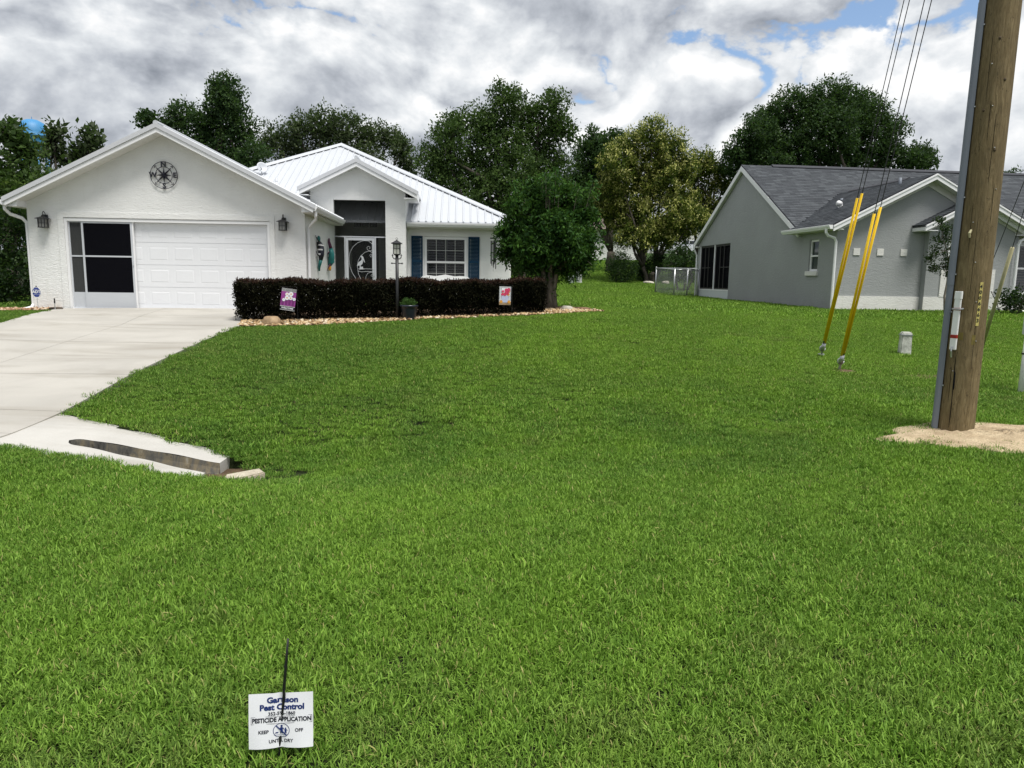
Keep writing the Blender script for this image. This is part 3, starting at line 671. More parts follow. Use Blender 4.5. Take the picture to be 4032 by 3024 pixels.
def wander(a, b, g, n=5, amp=.12):
    a, b = np.asarray(a, float), np.asarray(b, float); l = np.linalg.norm(b - a); P_ = [a]
    for i in range(1, n):
        f = i / n; P_.append(a + (b - a) * f + g.normal(0, amp * l * .5, 3) * math.sin(math.pi * f) + np.array([0, 0, amp * l * math.sin(math.pi * f) * .6]))
    return P_ + [b]
LM = {
 'oak': leafmat('oak_leaves', [(0, (0.018, 0.036, 0.010)), (.5, (0.046, 0.084, 0.020)), (1, (0.110, 0.165, 0.042))]),
 'dark_oak': leafmat('dark_oak_leaves', [(0, (0.011, 0.026, 0.010)), (.5, (0.028, 0.060, 0.018)), (1, (0.075, 0.125, 0.036))]),
 'grey_oak': leafmat('grey_oak_leaves', [(0, (0.022, 0.034, 0.015)), (.5, (0.052, 0.074, 0.030)), (1, (0.120, 0.145, 0.066))]),
 'privet': leafmat('privet_leaves', [(0, (0.026, 0.044, 0.008)), (.5, (0.075, 0.105, 0.014)), (1, (0.19, 0.215, 0.030))]),
 'blossom': leafmat('privet_blossom', [(0, (0.24, 0.26, 0.05)), (.6, (0.42, 0.43, 0.11)), (1, (0.66, 0.64, 0.28))]),
 'myrtle': leafmat('myrtle_leaves', [(0, (0.010, 0.034, 0.008)), (.5, (0.028, 0.080, 0.013)), (1, (0.085, 0.185, 0.026))]),
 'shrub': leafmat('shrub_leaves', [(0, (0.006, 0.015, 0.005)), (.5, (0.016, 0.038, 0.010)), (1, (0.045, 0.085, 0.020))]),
 'yellow_shrub': leafmat('bright_shrub_leaves', [(0, (0.016, 0.034, 0.006)), (.5, (0.040, 0.075, 0.010)), (1, (0.10, 0.15, 0.022))]),  # brighter, yellower leaf tones than the plain shrub
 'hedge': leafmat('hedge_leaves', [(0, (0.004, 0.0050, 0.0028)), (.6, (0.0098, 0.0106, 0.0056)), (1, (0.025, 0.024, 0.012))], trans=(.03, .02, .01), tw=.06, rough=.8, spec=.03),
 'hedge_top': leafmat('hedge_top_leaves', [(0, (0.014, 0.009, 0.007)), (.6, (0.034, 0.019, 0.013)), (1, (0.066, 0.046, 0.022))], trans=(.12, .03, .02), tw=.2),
 'fern': leafmat('fern_leaves', [(0, (0.02, 0.05, 0.012)), (1, (0.07, 0.15, 0.03))]),
 'young': leafmat('young_leaves', [(0, (0.010, 0.020, 0.008)), (.7, (0.024, 0.045, 0.016)), (1, (0.06, 0.05, 0.03))]),
}
def tree(name, label, Y, lobes, base_px, mat, cat='tree', leaf=(.16, .085), dens=1.0, seed=0, depth=.9, trunk_r=.22, clump=.34, group=None, blossom=0, shell=.5,
         stems=1, bk='bark', flat=1.0, twigs=5, zbase=None, droop=0.0, core_d=1.0):
    g = np.random.default_rng(seed + 1000)
    s = DPX * Y / FSRC; bx = at(base_px, 600, Y).x; bz = gz(bx, Y) if zbase is None else zbase
    t = thing(name, label, cat, (bx, Y, bz), group=group); org = np.array([bx, Y, bz])
    cents, bl = [], []
    tr = MB(); tops = []
    lc = []
    for (px, py, r_) in lobes:
        c = np.array(at(px, py, Y)); rr = r_ * s; c = c + np.array([0, g.uniform(-.5, .5) * rr * depth * 1.6, 0]); lc.append((c, rr))
    low = min(c[2] for c, r_ in lc); fork = np.array([bx, Y, bz + max(.25 * (low - bz), .6)]) if low > bz + 1 else org + np.array([0, 0, .5])
    for k in range(stems):
        o = np.array([math.cos(k * 2.4) * .16, math.sin(k * 2.4) * .16, 0]) * (stems > 1); f2 = fork + o * 3.2 + np.array([0, 0, g.uniform(-.1, .4)])
        tr.tube([tuple(p - org) for p in wander(org + o + np.array([0, 0, -.15]), f2, g, 4, .05)], [trunk_r * a for a in (1.35, 1.05, .95, .9, .85)], 9); tops.append(f2)
    for c, rr in lc:
        st = min(tops, key=lambda q: np.linalg.norm(q - c)); l0 = np.linalg.norm(c - st)
        r0 = trunk_r * (.50 if stems == 1 else .6)
        tr.tube([tuple(p - org) for p in wander(st, c, g, 5, .10)], np.linspace(r0, min(.035, r0 * .5), 6), 6)
        n = max(10, int(dens * 62 * (rr / clump / 3) ** 2))
        p = lobe_points(g, c, rr, n, shell, flat); cents.append(p)
        for q in p[:: max(1, n // twigs)]: tr.tube([tuple(x - org) for x in wander(c, q, g, 3, .12)], np.linspace(.03, .010, 4), 4, cap=False)
    tr.build('trunk', MT[bk], t, smooth=True)
    P_ = np.concatenate(cents); sh = g.random(len(P_)); per = int(24 * (clump / .34) ** 2 * (.16 / leaf[0]) ** .8)
    leaf_cloud('crown', P_, per, clump * .50, leaf[0] * 1.05, leaf[1] * 1.15, mat, t, g, origin=org, shade_rnd=sh, droop=droop)
    core = np.concatenate([lobe_points(g, c, rr * .74, max(30, int(44 * core_d * (rr / 1.2) ** 2)), .05, flat) for c, rr in lc]); leaf_cloud('inner_foliage', core, 5, .16, leaf[0] * 1.9, leaf[1] * 2.4, mat, t, g, origin=org, rnd_hi=.6)  # core leaves limited to darker tones: the crown's inner shade is in their colour
    if blossom:
        q = P_[g.random(len(P_)) < blossom]; leaf_cloud('blossom', q + g.normal(0, .12, q.shape) + np.array([0, -.25, .18]), 22, .14, .15, .07, LM['blossom'], t, g, upb=1.2, origin=org)
    return t
TG = 'trees behind the houses'
tree('oak_tree', 'loose leaved oak behind the garage roof in front of the blue water tower', 27, [(15, 290, 34), (40, 296, 20), (52, 318, 18), (45, 330, 36), (20, 370, 45), (75, 390, 40), (30, 430, 45), (100, 415, 40)], 20, LM['oak'], seed=1, leaf=(.14, .075), clump=.3, dens=.8, shell=.35, twigs=9, group=TG, core_d=.6)
tree('oak_tree', 'thin open oak with bare twigs between the water tower and the garage ridge', 30, [(125, 290, 22), (118, 325, 26), (150, 345, 28), (195, 298, 24), (180, 335, 24), (150, 385, 34), (205, 315, 16)], 150, LM['grey_oak'], seed=2, leaf=(.14, .07), clump=.26, dens=.62, shell=.3, twigs=12, group=TG, core_d=.35)
tree('oak_tree', 'tallest dark oak rising in a spire behind the garage gable', 38, [(490, 192, 30), (505, 225, 34), (478, 240, 40), (512, 275, 38), (440, 262, 38), (390, 250, 32), (365, 280, 26), (318, 262, 18), (430, 310, 46), (500, 325, 52), (555, 345, 36), (400, 330, 36)], 470, LM['dark_oak'], seed=3, leaf=(.145, .075), clump=.32, dens=1.15, shell=.4, group=TG)
tree('oak_tree', 'wide low grey green oak behind the white metal roof', 42, [(600, 310, 36), (650, 292, 38), (700, 272, 36), (752, 282, 40), (800, 300, 36), (845, 300, 26), (868, 330, 28), (720, 330, 50), (800, 350, 40), (640, 340, 40), (880, 360, 22)], 720, LM['grey_oak'], seed=4, leaf=(.145, .075), clump=.34, dens=1.0, shell=.4, group=TG)
tree('oak_tree', 'broad leafy oak behind the right end of the white metal roof', 40, [(1092, 222, 34), (1130, 240, 36), (1190, 240, 40), (1215, 285, 28), (1040, 270, 44), (985, 265, 26), (970, 310, 46), (1080, 300, 58), (1160, 305, 52), (940, 355, 44), (1020, 370, 60), (1120, 380, 60), (1190, 360, 40), (960, 410, 46), (1060, 430, 60), (1200, 420, 40)], 1080, LM['oak'], seed=5, leaf=(.145, .078), clump=.34, dens=1.2, shell=.4, trunk_r=.3, group=TG)
tree('oak_tree', 'dark oak with a bare leaning trunk beside the flowering privet', 52, [(1285, 305, 28), (1262, 340, 36), (1300, 345, 34), (1245, 385, 30), (1290, 395, 40), (1262, 430, 36), (1310, 440, 34), (1330, 310, 26)], 1318, LM['dark_oak'], seed=6, leaf=(.18, .09), clump=.4, dens=1.0, trunk_r=.34, group=TG)
tree('privet_tree', 'large tree privet covered in cream blossom with several bare stems', 45, [(1405, 300, 34), (1362, 322, 36), (1448, 325, 36), (1332, 365, 40), (1482, 360, 26), (1305, 450, 28), (1500, 470, 28), (1352, 508, 26), (1438, 512, 28), (1392, 515, 24), (1405, 370, 48), (1320, 415, 34), (1375, 425, 48), (1440, 400, 44), (1465, 365, 28), (1335, 470, 34), (1400, 480, 44), (1455, 470, 38), (1480, 430, 26)], 1405, LM['privet'], seed=7, leaf=(.15, .075), clump=.36, dens=1.15, blossom=.6, stems=5, trunk_r=.13, shell=.55, group=TG)
tree('privet_tree', 'smaller flowering privet behind the grey house gable', 47, [(1515, 352, 26), (1500, 385, 26), (1540, 370, 24), (1530, 415, 30), (1500, 450, 28), (1540, 460, 30), (1565, 400, 24), (1470, 500, 24)], 1520, LM['privet'], seed=8, leaf=(.15, .075), clump=.34, dens=1.0, blossom=.4, stems=2, trunk_r=.12, group=TG)
tree('oak_tree', 'huge dense dark green oak behind the grey shingle roof', 46, [(1790, 215, 36), (1750, 232, 36), (1825, 225, 32), (1700, 240, 38), (1662, 262, 34), (1880, 240, 36), (1850, 270, 44), (1920, 285, 36), (1630, 295, 38), (1595, 330, 34), (1700, 300, 56), (1775, 290, 58), (1800, 340, 60), (1700, 350, 50), (1640, 350, 44), (1880, 330, 50), (1930, 340, 34), (1985, 335, 24), (2000, 350, 20), (1590, 360, 34), (1960, 355, 26)], 1790, LM['dark_oak'], seed=9, leaf=(.15, .085), clump=.36, dens=1.35, shell=.62, trunk_r=.4, group=TG)
# low trees that close the view far behind
for k, (px, py, Y, r_) in enumerate([(1250, 480, 75, 40), (1180, 470, 70, 46), (1560, 470, 80, 34), (1090, 480, 62, 40), (640, 395, 66, 50), (330, 360, 66, 46), (250, 420, 66, 46), (30, 420, 70, 50), (2160, 420, 90, 40)]):
    tree('distant_tree', ['dark round tree on the far rise behind the bare oak trunk', 'dark round tree filling the gap behind the broad leafy oak', 'dark round tree far behind the smaller privet', 'round tree low behind the right end of the metal roof', 'tree top peeping over the garage right slope', 'tree low behind the tallest spire oak', 'tree top just over the left garage slope', 'tree low behind the water tower legs', 'tree far behind the right end of the grey roof'][k], Y, [(px - r_ * .8, py + 14, r_ * .8), (px, py, r_), (px + r_ * .8, py + 12, r_ * .8), (px, py + 50, r_)], px, LM['dark_oak'], seed=40 + k, leaf=(.26, .14), clump=.6, dens=1.1, trunk_r=.25, group='distant trees')
# shrubs
def shrub(name, label, Y, lobes, base_px, mat, seed, leaf=(.08, .04), clump=.2, dens=1.3, group=None, yoff=0.0, zbase=None):
    return tree(name, label, Y, lobes, base_px, mat, 'shrub', leaf, dens, seed, .9, .05 if Y > 25 else .012, clump, group, 0, .55, 3, 'bark', 1.0, 3, zbase)
shrub('round_shrub', 'rounded dark shrub on the back lawn next to the bare oak trunk', 44, [(1340, 565, 22), (1325, 580, 18), (1358, 582, 20), (1340, 592, 24)], 1340, LM['shrub'], 61, dens=1.8)
shrub('round_shrub', 'dark rounded shrub around the foot of the flowering privet', 45.4, [(1385, 575, 20), (1410, 570, 20), (1395, 592, 22), (1428, 568, 18)], 1398, LM['shrub'], 62, dens=1.8)
shrub('loose_shrub', 'loose shrub just behind the chain link fence', 37, [(1470, 545, 18), (1490, 565, 22), (1455, 570, 20), (1480, 590, 26)], 1474, LM['shrub'], 63, dens=1.5)
shrub('round_shrub', 'dark shrub half hidden behind the small leafy tree by the house', 30, [(1105, 580, 18), (1130, 585, 20), (1160, 582, 18)], 1130, LM['shrub'], 64, dens=1.8)
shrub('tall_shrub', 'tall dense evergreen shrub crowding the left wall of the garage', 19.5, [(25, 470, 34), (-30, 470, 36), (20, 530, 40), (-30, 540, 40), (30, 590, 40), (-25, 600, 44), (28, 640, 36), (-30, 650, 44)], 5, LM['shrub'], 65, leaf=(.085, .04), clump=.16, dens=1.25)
shrub('tall_shrub', 'yellow green evergreen behind the left eave of the garage', 22.5, [(20, 420, 36), (75, 425, 34), (120, 405, 28), (-30, 430, 40), (160, 385, 22), (40, 455, 36)], 30, LM['yellow_shrub'], 66, leaf=(.10, .045), clump=.18, dens=1.2)
shrub('low_shrub', 'small leafy shrub in the dark mulch under the grey house window', 20.6, [(2178, 650, 12), (2196, 645, 13), (2190, 660, 13), (2212, 652, 12)], 2190, LM['shrub'], 67, leaf=(.055, .026), clump=.10, dens=2.2)
# the small tree at the end of the hedge
def small_tree():
    g = np.random.default_rng(77); bx, by = .83, 16.8; bz = gz(bx, by); org = np.array([bx, by, bz])
    t = thing('crape_myrtle_tree', 'small leafy tree with a fluted grey trunk at the end of the hedge', 'tree', (bx, by, bz))
    tr = MB(); heads = []
    for k in range(7):
        q = k * 2 * math.pi / 7 + .3; rr = .115
        b0 = np.array([math.cos(q) * rr * 1.25, math.sin(q) * rr * 1.1, -.12]); b1 = np.array([math.cos(q) * rr * .85, math.sin(q) * rr * .8, .45]); b2 = np.array([math.cos(q) * .20, math.sin(q) * .18, .88]); b3 = np.array([math.cos(q) * .52, math.sin(q) * .46, 1.25 + .08 * math.sin(k * 3)])
        tr.tube([b0, b1 * .97, (b1 + b2) / 2 * .95, b2, b3], [.105, .078, .064, .052, .036], 8); heads.append(b3)
    tr.tube([(0, 0, -.1), (0, 0, .45), (0, 0, .8)], [.17, .12, .07], 8)
    cl = []; lcs = []; s = DPX * 16.8 / FSRC
    lobes = [(1115, 500, 46), (1095, 545, 34), (1150, 455, 46), (1195, 440, 46), (1245, 470, 46), (1270, 520, 40), (1265, 560, 34), (1190, 520, 62), (1150, 560, 44), (1225, 565, 44), (1110, 445, 22), (1150, 412, 20), (1205, 405, 20), (1240, 420, 18), (1180, 600, 24), (1085, 500, 24), (1287, 470, 16)]
    for (px, py, r_) in lobes:
        c = np.array(at(1188 + (px - 1190) * .91, py, 16.8)) - org; rr = r_ * s * .93; lcs.append((c, rr)); c[1] += g.uniform(-.5, .5) * rr
        h = min([q for q in heads if q[1] > -.12], key=lambda q: np.linalg.norm(q - c)); (c[1] > -.25) and tr.tube(wander(h, c, g, 4, .08), np.linspace(.022, .010, 5), 5, cap=False)
        n = max(8, int(95 * (rr / .5) ** 2)); p = lobe_points(g, c, rr, n, .35); cl.append(p)
        for q in p[::5]: tr.tube(wander(c, q, g, 2, .1), (.009, .006, .004), 4, cap=False)
    for c, rr in ((np.array([0, -.62, 1.42]), .40), (np.array([.48, -.55, 1.45]), .38), (np.array([-.48, -.52, 1.45]), .38), (np.array([.1, -.70, 1.85]), .42)):
        lcs.append((c, rr)); cl.append(lobe_points(g, c, rr, 70, .3))
    for k in range(44):   # upright shoots on the crown
        q = g.uniform(0, 6.28); a = np.array([math.cos(q) * g.uniform(0, .9), math.sin(q) * g.uniform(0, .8), 2.55 + g.uniform(-.15, .15)]); a[2] -= .28 * (a[0] ** 2 + a[1] ** 2)
        b = a + np.array([a[0] * .18, a[1] * .18, g.uniform(.25, .5)]); tr.tube([a - (0, 0, .25), b], (.007, .003), 4, cap=False)
        cl.append(np.array([a + (b - a) * f for f in (.2, .45, .7, .95)]))
    tr.build('trunk', MT['pale_bark'], t, smooth=True)
    P_ = np.concatenate(cl); leaf_cloud('crown', P_, 17, .080, .095, .042, LM['myrtle'], t, g, upb=.2, shade_rnd=g.random(len(P_)), droop=.35)
    core = np.concatenate([lobe_points(g, c, rr * .7, int(160 * (rr / .5) ** 2), .05) for c, rr in lcs]); leaf_cloud('inner_foliage', core, 3, .05, .13, .09, LM['myrtle'], t, g, rnd_hi=.4)  # inner leaves use only the dark tones, painting in the shade of the crown
    q = g.uniform(-1.2, .6, 40); leaf_cloud('sucker_growth', np.c_[np.cos(q) * .15, np.sin(q) * .15, g.uniform(.08, .75, 40)], 3, .03, .06, .03, LM['myrtle'], t, g)['kind'] = 'stuff'
small_tree()
def young_tree():
    g = np.random.default_rng(78); p0 = at(2042, 674, 20.4); by = 20.4; bx = p0.x; bz = gz(bx, by); org = np.array([bx, by, bz])
    t = thing('young_tree', 'spindly young tree with dark leaves growing in front of the grey house', 'tree', (bx, by, bz)); tr = MB(); s = DPX * by / FSRC
    pts = [np.array(at(px, py, by)) - org for px, py in ((2042, 676), (2040, 640), (2046, 610), (2050, 575), (2045, 540), (2035, 510))]
    pts[0] = np.array([0, 0, -.1]); tr.tube(pts, (.03, .028, .026, .022, .016, .01), 7); cl = []
    for (px, py, r_) in [(2018, 545, 13), (2030, 520, 14), (2038, 495, 11), (2048, 545, 16), (2055, 515, 14), (2008, 560, 8), (2020, 580, 9), (2045, 572, 14), (2060, 565, 14), (2070, 530, 16), (2032, 478, 7), (2050, 590, 9), (2100, 545, 16), (2120, 520, 14), (2126, 545, 10), (2135, 505, 7), (2090, 580, 14)]:
        c = np.array(at(px, py, by)) - org; h = min(pts[2:], key=lambda q: np.linalg.norm(q - c)); tr.tube(wander(h, c, g, 3, .08), np.linspace(.012, .006, 4), 5, cap=False)
        c[1] += g.uniform(-.1, .1); cl.append(lobe_points(g, c, r_ * s, 34, .2))
    tr.build('trunk', MT['pale_bark'], t, smooth=True); P_ = np.concatenate(cl); leaf_cloud('crown', P_, 5, .045, .07, .038, LM['young'], t, g, origin=(0, 0, 0), shade_rnd=g.random(len(P_)))
young_tree()
# ------------------------------------------------------------------ clipped hedge
def hedge():
    g = np.random.default_rng(90); A, B = np.array([-5.72, 14.62]), np.array([.70, 15.38]); d = (B - A) / np.linalg.norm(B - A); nn = np.array([-d[1], d[0]]); Ln = np.linalg.norm(B - A); Wd = 1.15; top = 1.585
    t = thing('clipped_hedge', 'long clipped hedge with dark purple brown leaves in front of the white house', 'hedge', (A[0], A[1], gz(*A)))
    org = np.array([A[0], A[1], gz(*A)])
    def P_(s, w_, z): q = A[None] + d[None] * s[:, None] + nn[None] * w_[:, None]; return np.c_[q, z] - org
    def zb(s): q = A[None] + d[None] * s[:, None]; return gzv(q[:, 0], q[:, 1])
    def wob(s, z): return .035 * np.sin(s * 3.1 + z * 2) + .03 * np.sin(s * 7.7 + 1 + z * 5) + .018 * np.sin(s * 17 + z * 9)
    # front, back, ends
    def ztop(s): return top - .125 + .10 * np.asarray(s) / Ln + .018 * np.sin(s * 2.3) + .02 * np.sin(s * 5.1 + 2) + .012 * np.sin(s * 13)
    n = 17000; s = g.uniform(0, Ln, n); b = zb(s); f = g.random(n) ** .85; z = b + .05 + f * (ztop(s) - b - .05)
    inset = .16 * np.clip(.35 - (z - b), 0, 1) * 2 + .10 * (1 - np.clip((ztop(s) - z) / .10, 0, 1)) ** 2; w0 = wob(s, z) + inset + np.abs(g.normal(0, .045, n))
    keep = (z - b > .20) | (g.random(n) < .62)
    front = P_(s, w0, z)[keep]
    n2 = 5000; s2 = g.uniform(0, Ln, n2); z2 = zb(s2) + .05 + g.random(n2) * (ztop(s2) - zb(s2) - .05); back = P_(s2, Wd - wob(s2, z2) - np.abs(g.normal(0, .05, n2)), z2)
    n3 = 2600; w3 = g.uniform(0, Wd, n3); e = g.random(n3) < .5; tz3 = np.where(e, top - .125, top - .025); z3 = .72 + g.random(n3) ** .85 * (tz3 - .72); inx = .2 * np.clip(1.05 - z3, 0, 1) + .07 * np.clip((z3 - tz3 + .1) / .1, 0, 1) ** 2
    s3 = np.where(e, inx + wob(w3, z3) + np.abs(g.normal(0, .04, n3)), Ln - inx - wob(w3, z3) - np.abs(g.normal(0, .04, n3))); ends = P_(s3, w3, z3)
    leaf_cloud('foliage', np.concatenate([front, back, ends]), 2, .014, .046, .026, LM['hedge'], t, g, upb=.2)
    n4 = 11000; s4 = g.uniform(.02, Ln - .02, n4); w4 = g.uniform(.04, Wd - .04, n4); tops = P_(s4, w4, ztop(s4) + g.normal(0, .018, n4))
    nt_ = 900; st = g.uniform(.05, Ln - .05, nt_); tw = P_(st, g.uniform(.05, Wd, nt_), ztop(st) + g.uniform(.01, .055, nt_))
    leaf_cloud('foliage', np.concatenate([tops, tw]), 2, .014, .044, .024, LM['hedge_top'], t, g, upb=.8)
    m = MB()
    for k in range(34):
        sx = .12 + (Ln - .24) * k / 33 + g.uniform(-.05, .05); q = A + d * sx + nn * (.55 + g.uniform(-.1, .1)); zz = gz(*q)
        for j in range(4):
            e2 = A + d * (sx + g.uniform(-.3, .3)) + nn * g.uniform(.2, .95); m.tube([(q[0] - org[0], q[1] - org[1], zz - org[2] - .05), (e2[0] - org[0], e2[1] - org[1], top - org[2] - .28)], (.014, .006), 4, cap=False)
    m.build('stem', MT['bark'], t)
    # large leaves in the darker tones; the middle's shade is put into their colour
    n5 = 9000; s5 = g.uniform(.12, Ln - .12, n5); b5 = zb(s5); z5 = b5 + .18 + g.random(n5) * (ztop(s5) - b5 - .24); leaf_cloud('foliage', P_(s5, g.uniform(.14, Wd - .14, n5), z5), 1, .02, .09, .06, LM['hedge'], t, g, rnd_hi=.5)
hedge()

# ================================================================== white house
W = thing('white_house', 'white stucco house with a white ribbed metal roof and a two car garage', 'house', WO, WA)
S = MT['white_stucco']
# garage front with its gable and door opening
m = MB()
m.box(0, .835, 0, .2, -.3, 2.2); m.box(5.68, 6.53, 0, .2, -.3, 2.2)
m.prism([(0, 2.2), (6.53, 2.2), (6.53, 2.62), (3.275, 4.235), (0, 2.62)], 'y', 0, .2)
m.build('garage_wall', S, W)
m = MB(); m.box(0, .2, .2, 20, -.3, 2.48); m.build('side_wall', S, W)
m = MB(); m.box(6.33, 6.53, .2, 4.0, -.3, 2.48); m.build('side_wall', S, W)
# entrance portal
m = MB(); m.box(5.85, 6.53, 4.0, 4.2, 2.4, 3.17); m.box(6.33, 6.533, 4.0, 4.2, -.3, 2.4); m.box(8.07, 8.67, 4.0, 4.2, -.3, 3.17)
m.prism([(5.85, 3.17), (8.67, 3.17), (8.67, 3.53), (7.27, 4.24), (5.85, 3.53)], 'y', 4.0, 4.2); m.build('portal_wall', S, W)
m = MB(); m.box(8.47, 8.668, 4.2, 5.6, -.3, 3.4); m.build('portal_return', S, W); m = MB(); m.box(5.85, 6.05, 4.2, 6.0, 2.4, 3.4); m.build('portal_return', S, W)
PP = MT['porch_paint']
m = MB(); m.box(6.05, 8.47, 6.0, 6.15, -.3, 3.35); m.box(6.10, 6.18, 4.2, 6.0, -.3, 3.3); m.box(8.38, 8.465, 4.2, 6.0, -.3, 3.3); m.box(6.05, 8.47, 4.21, 6.0, 3.3, 3.36); m.build('porch_interior', PP, W)
m = MB(); m.box(5.6, 8.6, 3.0, 6.1, -.2, .06); m.build('porch_floor', MT['concrete'], W)
# right wing
m = MB(); m.box(8.67, 9.185, 4.75, 4.95, -.3, 2.45); m.box(10.54, 11.9, 4.75, 4.95, -.3, 2.45); m.box(9.185, 10.54, 4.75, 4.95, 2.18, 2.45); m.box(9.185, 10.54, 4.75, 4.95, -.3, .62)
m.build('wing_wall', S, W)
m = MB(); m.box(11.7, 11.898, 4.95, 20, -.3, 2.45); m.box(11.898, 12.28, 10, 14, -.3, 2.45); m.build('side_wall', S, W)
m = MB(); m.box(.2, 11.7, 19.8, 20, -.3, 2.45); m.build('back_wall', S, W)
# raised stucco bands round the openings
m = MB(); m.box(.70, .832, -.02, 0, 0, 2.33); m.box(5.683, 5.80, -.02, 0, 0, 2.33); m.box(.832, 5.683, -.02, 0, 2.203, 2.33); m.build('stucco_band', S, W)
m = MB(); m.box(9.06, 9.183, 4.725, 4.75, .4, 2.29); m.box(10.542, 10.665, 4.725, 4.75, .4, 2.29); m.box(9.183, 10.542, 4.725, 4.75, 2.182, 2.29); m.build('stucco_band', S, W)

def rake(parent, ridge_u, z_ap, eL, eR, zL, zR, v0, wall_v, hgt=.10, trim=.11):
    """Fascia boards, metal edge trim and soffit of a gable end. z values are fascia bottoms."""
    for (eu, ez) in ((eL, zL), (eR, zR)):
        m = MB(); m.prism([(eu, ez), (ridge_u, z_ap), (ridge_u, z_ap + hgt), (eu, ez + hgt)], 'y', v0, v0 + .04); m.build('fascia', MT['white_trim'], parent)
        k = (z_ap - ez) / (ridge_u - eu)
        e2 = eu + (-.05 if eu < ridge_u else .05); z2 = ez + (e2 - eu) * k
        m = MB(); m.prism([(e2, z2 + hgt + .004), (ridge_u, z_ap + hgt + .004), (ridge_u, z_ap + hgt + trim), (e2, z2 + hgt + trim)], 'y', v0 - .025, v0 + .05); m.build('rake_trim', MT['galv_trim'], parent)
        m = MB(); n = 26
        for i in range(n):     # soffit boards
            a, b = i / n + .0007, (i + 1) / n - .0007
            ua, ub = eu + (ridge_u - eu) * a, eu + (ridge_u - eu) * b; za, zb_ = ez + (z_ap - ez) * a + .012, ez + (z_ap - ez) * b + .012
            MB().slab([(ua, v0 + .04, za + .015), (ub, v0 + .04, zb_ + .015), (ub, wall_v, zb_ + .015), (ua, wall_v, za + .015)], .015).build('soffit_board', MT['soffit'], parent)
roofG = MB()
ZR, ZE = 4.345, 2.585; UR = 3.28
roofG.slab([(-.27, -.40, ZE), (UR, -.40, ZR), (UR, 8.4, ZR), (-.27, 8.4, ZE)], .06)
roofG.slab([(UR, -.40, ZR), (6.84, -.40, ZE), (6.84, 3.98, ZE), (UR, 3.98, ZR)], .06)
roofG.slab([(UR, 3.98, ZR), (5.84, 3.98, ZE + .5), (5.84, 8.4, ZE + .5), (UR, 8.4, ZR)], .06)
rg = roofG.build('garage_roof', MT['white_metal'], W)
rake(rg, UR, 4.152, -.24, 6.825, 2.415, 2.395, -.43, 0)
def rib_on(parent, p0, p1, up_, wv=.030, h=.026):
    p0, p1, up_ = Vector(p0), Vector(p1), Vector(up_).normalized(); t = (p1 - p0).normalized(); sd_ = t.cross(up_).normalized()
    m = MB(); q = [(-wv, 0), (-wv * .5, h), (wv * .5, h), (wv, 0)]
    m.add([p0 + sd_ * a + up_ * (b + .001) for a, b in q] + [p1 + sd_ * a + up_ * (b + .001) for a, b in q], [(0, 1, 5, 4), (1, 2, 6, 5), (2, 3, 7, 6), (0, 3, 2, 1), (4, 5, 6, 7)])
    return m.build('rib', MT['white_metal'], parent)
kG = (ZR - ZE) / (6.84 - UR); upG = Vector((kG, 0, 1))
for k in range(19):
    v = -.25 + .229 * k; rib_on(rg, (UR + .1, v, ZR - .1 * kG), (6.84, v, ZE), upG)
m = MB(); m.tube([(UR, -.45, ZR + .012), (UR, 8.2, ZR + .012)], .06, 8); m.build('ridge_cap', MT['white_metal'], rg)
# hip roof over the main house
UL, UH, V0, KM, ZM = -.75, 12.15, 4.30, .515, 2.60
HC = (UL + UH) / 2; HV = V0 + (UH - UL) / 2; HZ = ZM + KM * (UH - UL) / 2; VB = 20.3; HV2 = VB - (UH - UL) / 2
if HV2 < HV: HV2 = HV + .5
mr_ = MB()
mr_.slab([(UL, V0, ZM), (UH, V0, ZM), (HC, HV, HZ)], .07); mr_.slab([(UH, V0, ZM), (UH, VB, ZM), (HC, HV2, HZ), (HC, HV, HZ)], .07)
mr_.slab([(UL, VB, ZM), (UL, V0, ZM), (HC, HV, HZ), (HC, HV2, HZ)], .07); mr_.slab([(UH, VB, ZM), (UL, VB, ZM), (HC, HV2, HZ)], .07)
mr = mr_.build('hip_roof', MT['white_metal'], W)
upM = Vector((0, -KM, 1))
k = 0; u = 12.02
while u > UL + .3:
    L_ = min(u - UL, UH - u) - .06
    if L_ > .15: rib_on(mr, (u, V0 - .01, ZM), (u, V0 + L_, ZM + KM * L_), upM)
    u -= .229
for (a, b) in (((UH, V0, ZM), (HC, HV, HZ)), ((UL, V0, ZM), (HC, HV, HZ)), ((HC, HV, HZ), (HC, HV2, HZ))):
    a, b = Vector(a), Vector(b); t = (b - a).normalized(); sd_ = t.cross(Vector((0, 0, 1))).normalized()
    m = MB(); pr = [(-.15, -.035), (-.13, .0), (0, .06), (.13, .0), (.15, -.035)]
    m.add([a + sd_ * x + Vector((0, 0, y + .03)) for x, y in pr] + [b + sd_ * x + Vector((0, 0, y + .03)) for x, y in pr], [(i, i + 1, i + 6, i + 5) for i in range(4)] + [(0, 1, 2, 3, 4), (5, 6, 7, 8, 9)])
    m.build('hip_cap', MT['white_metal'], mr)
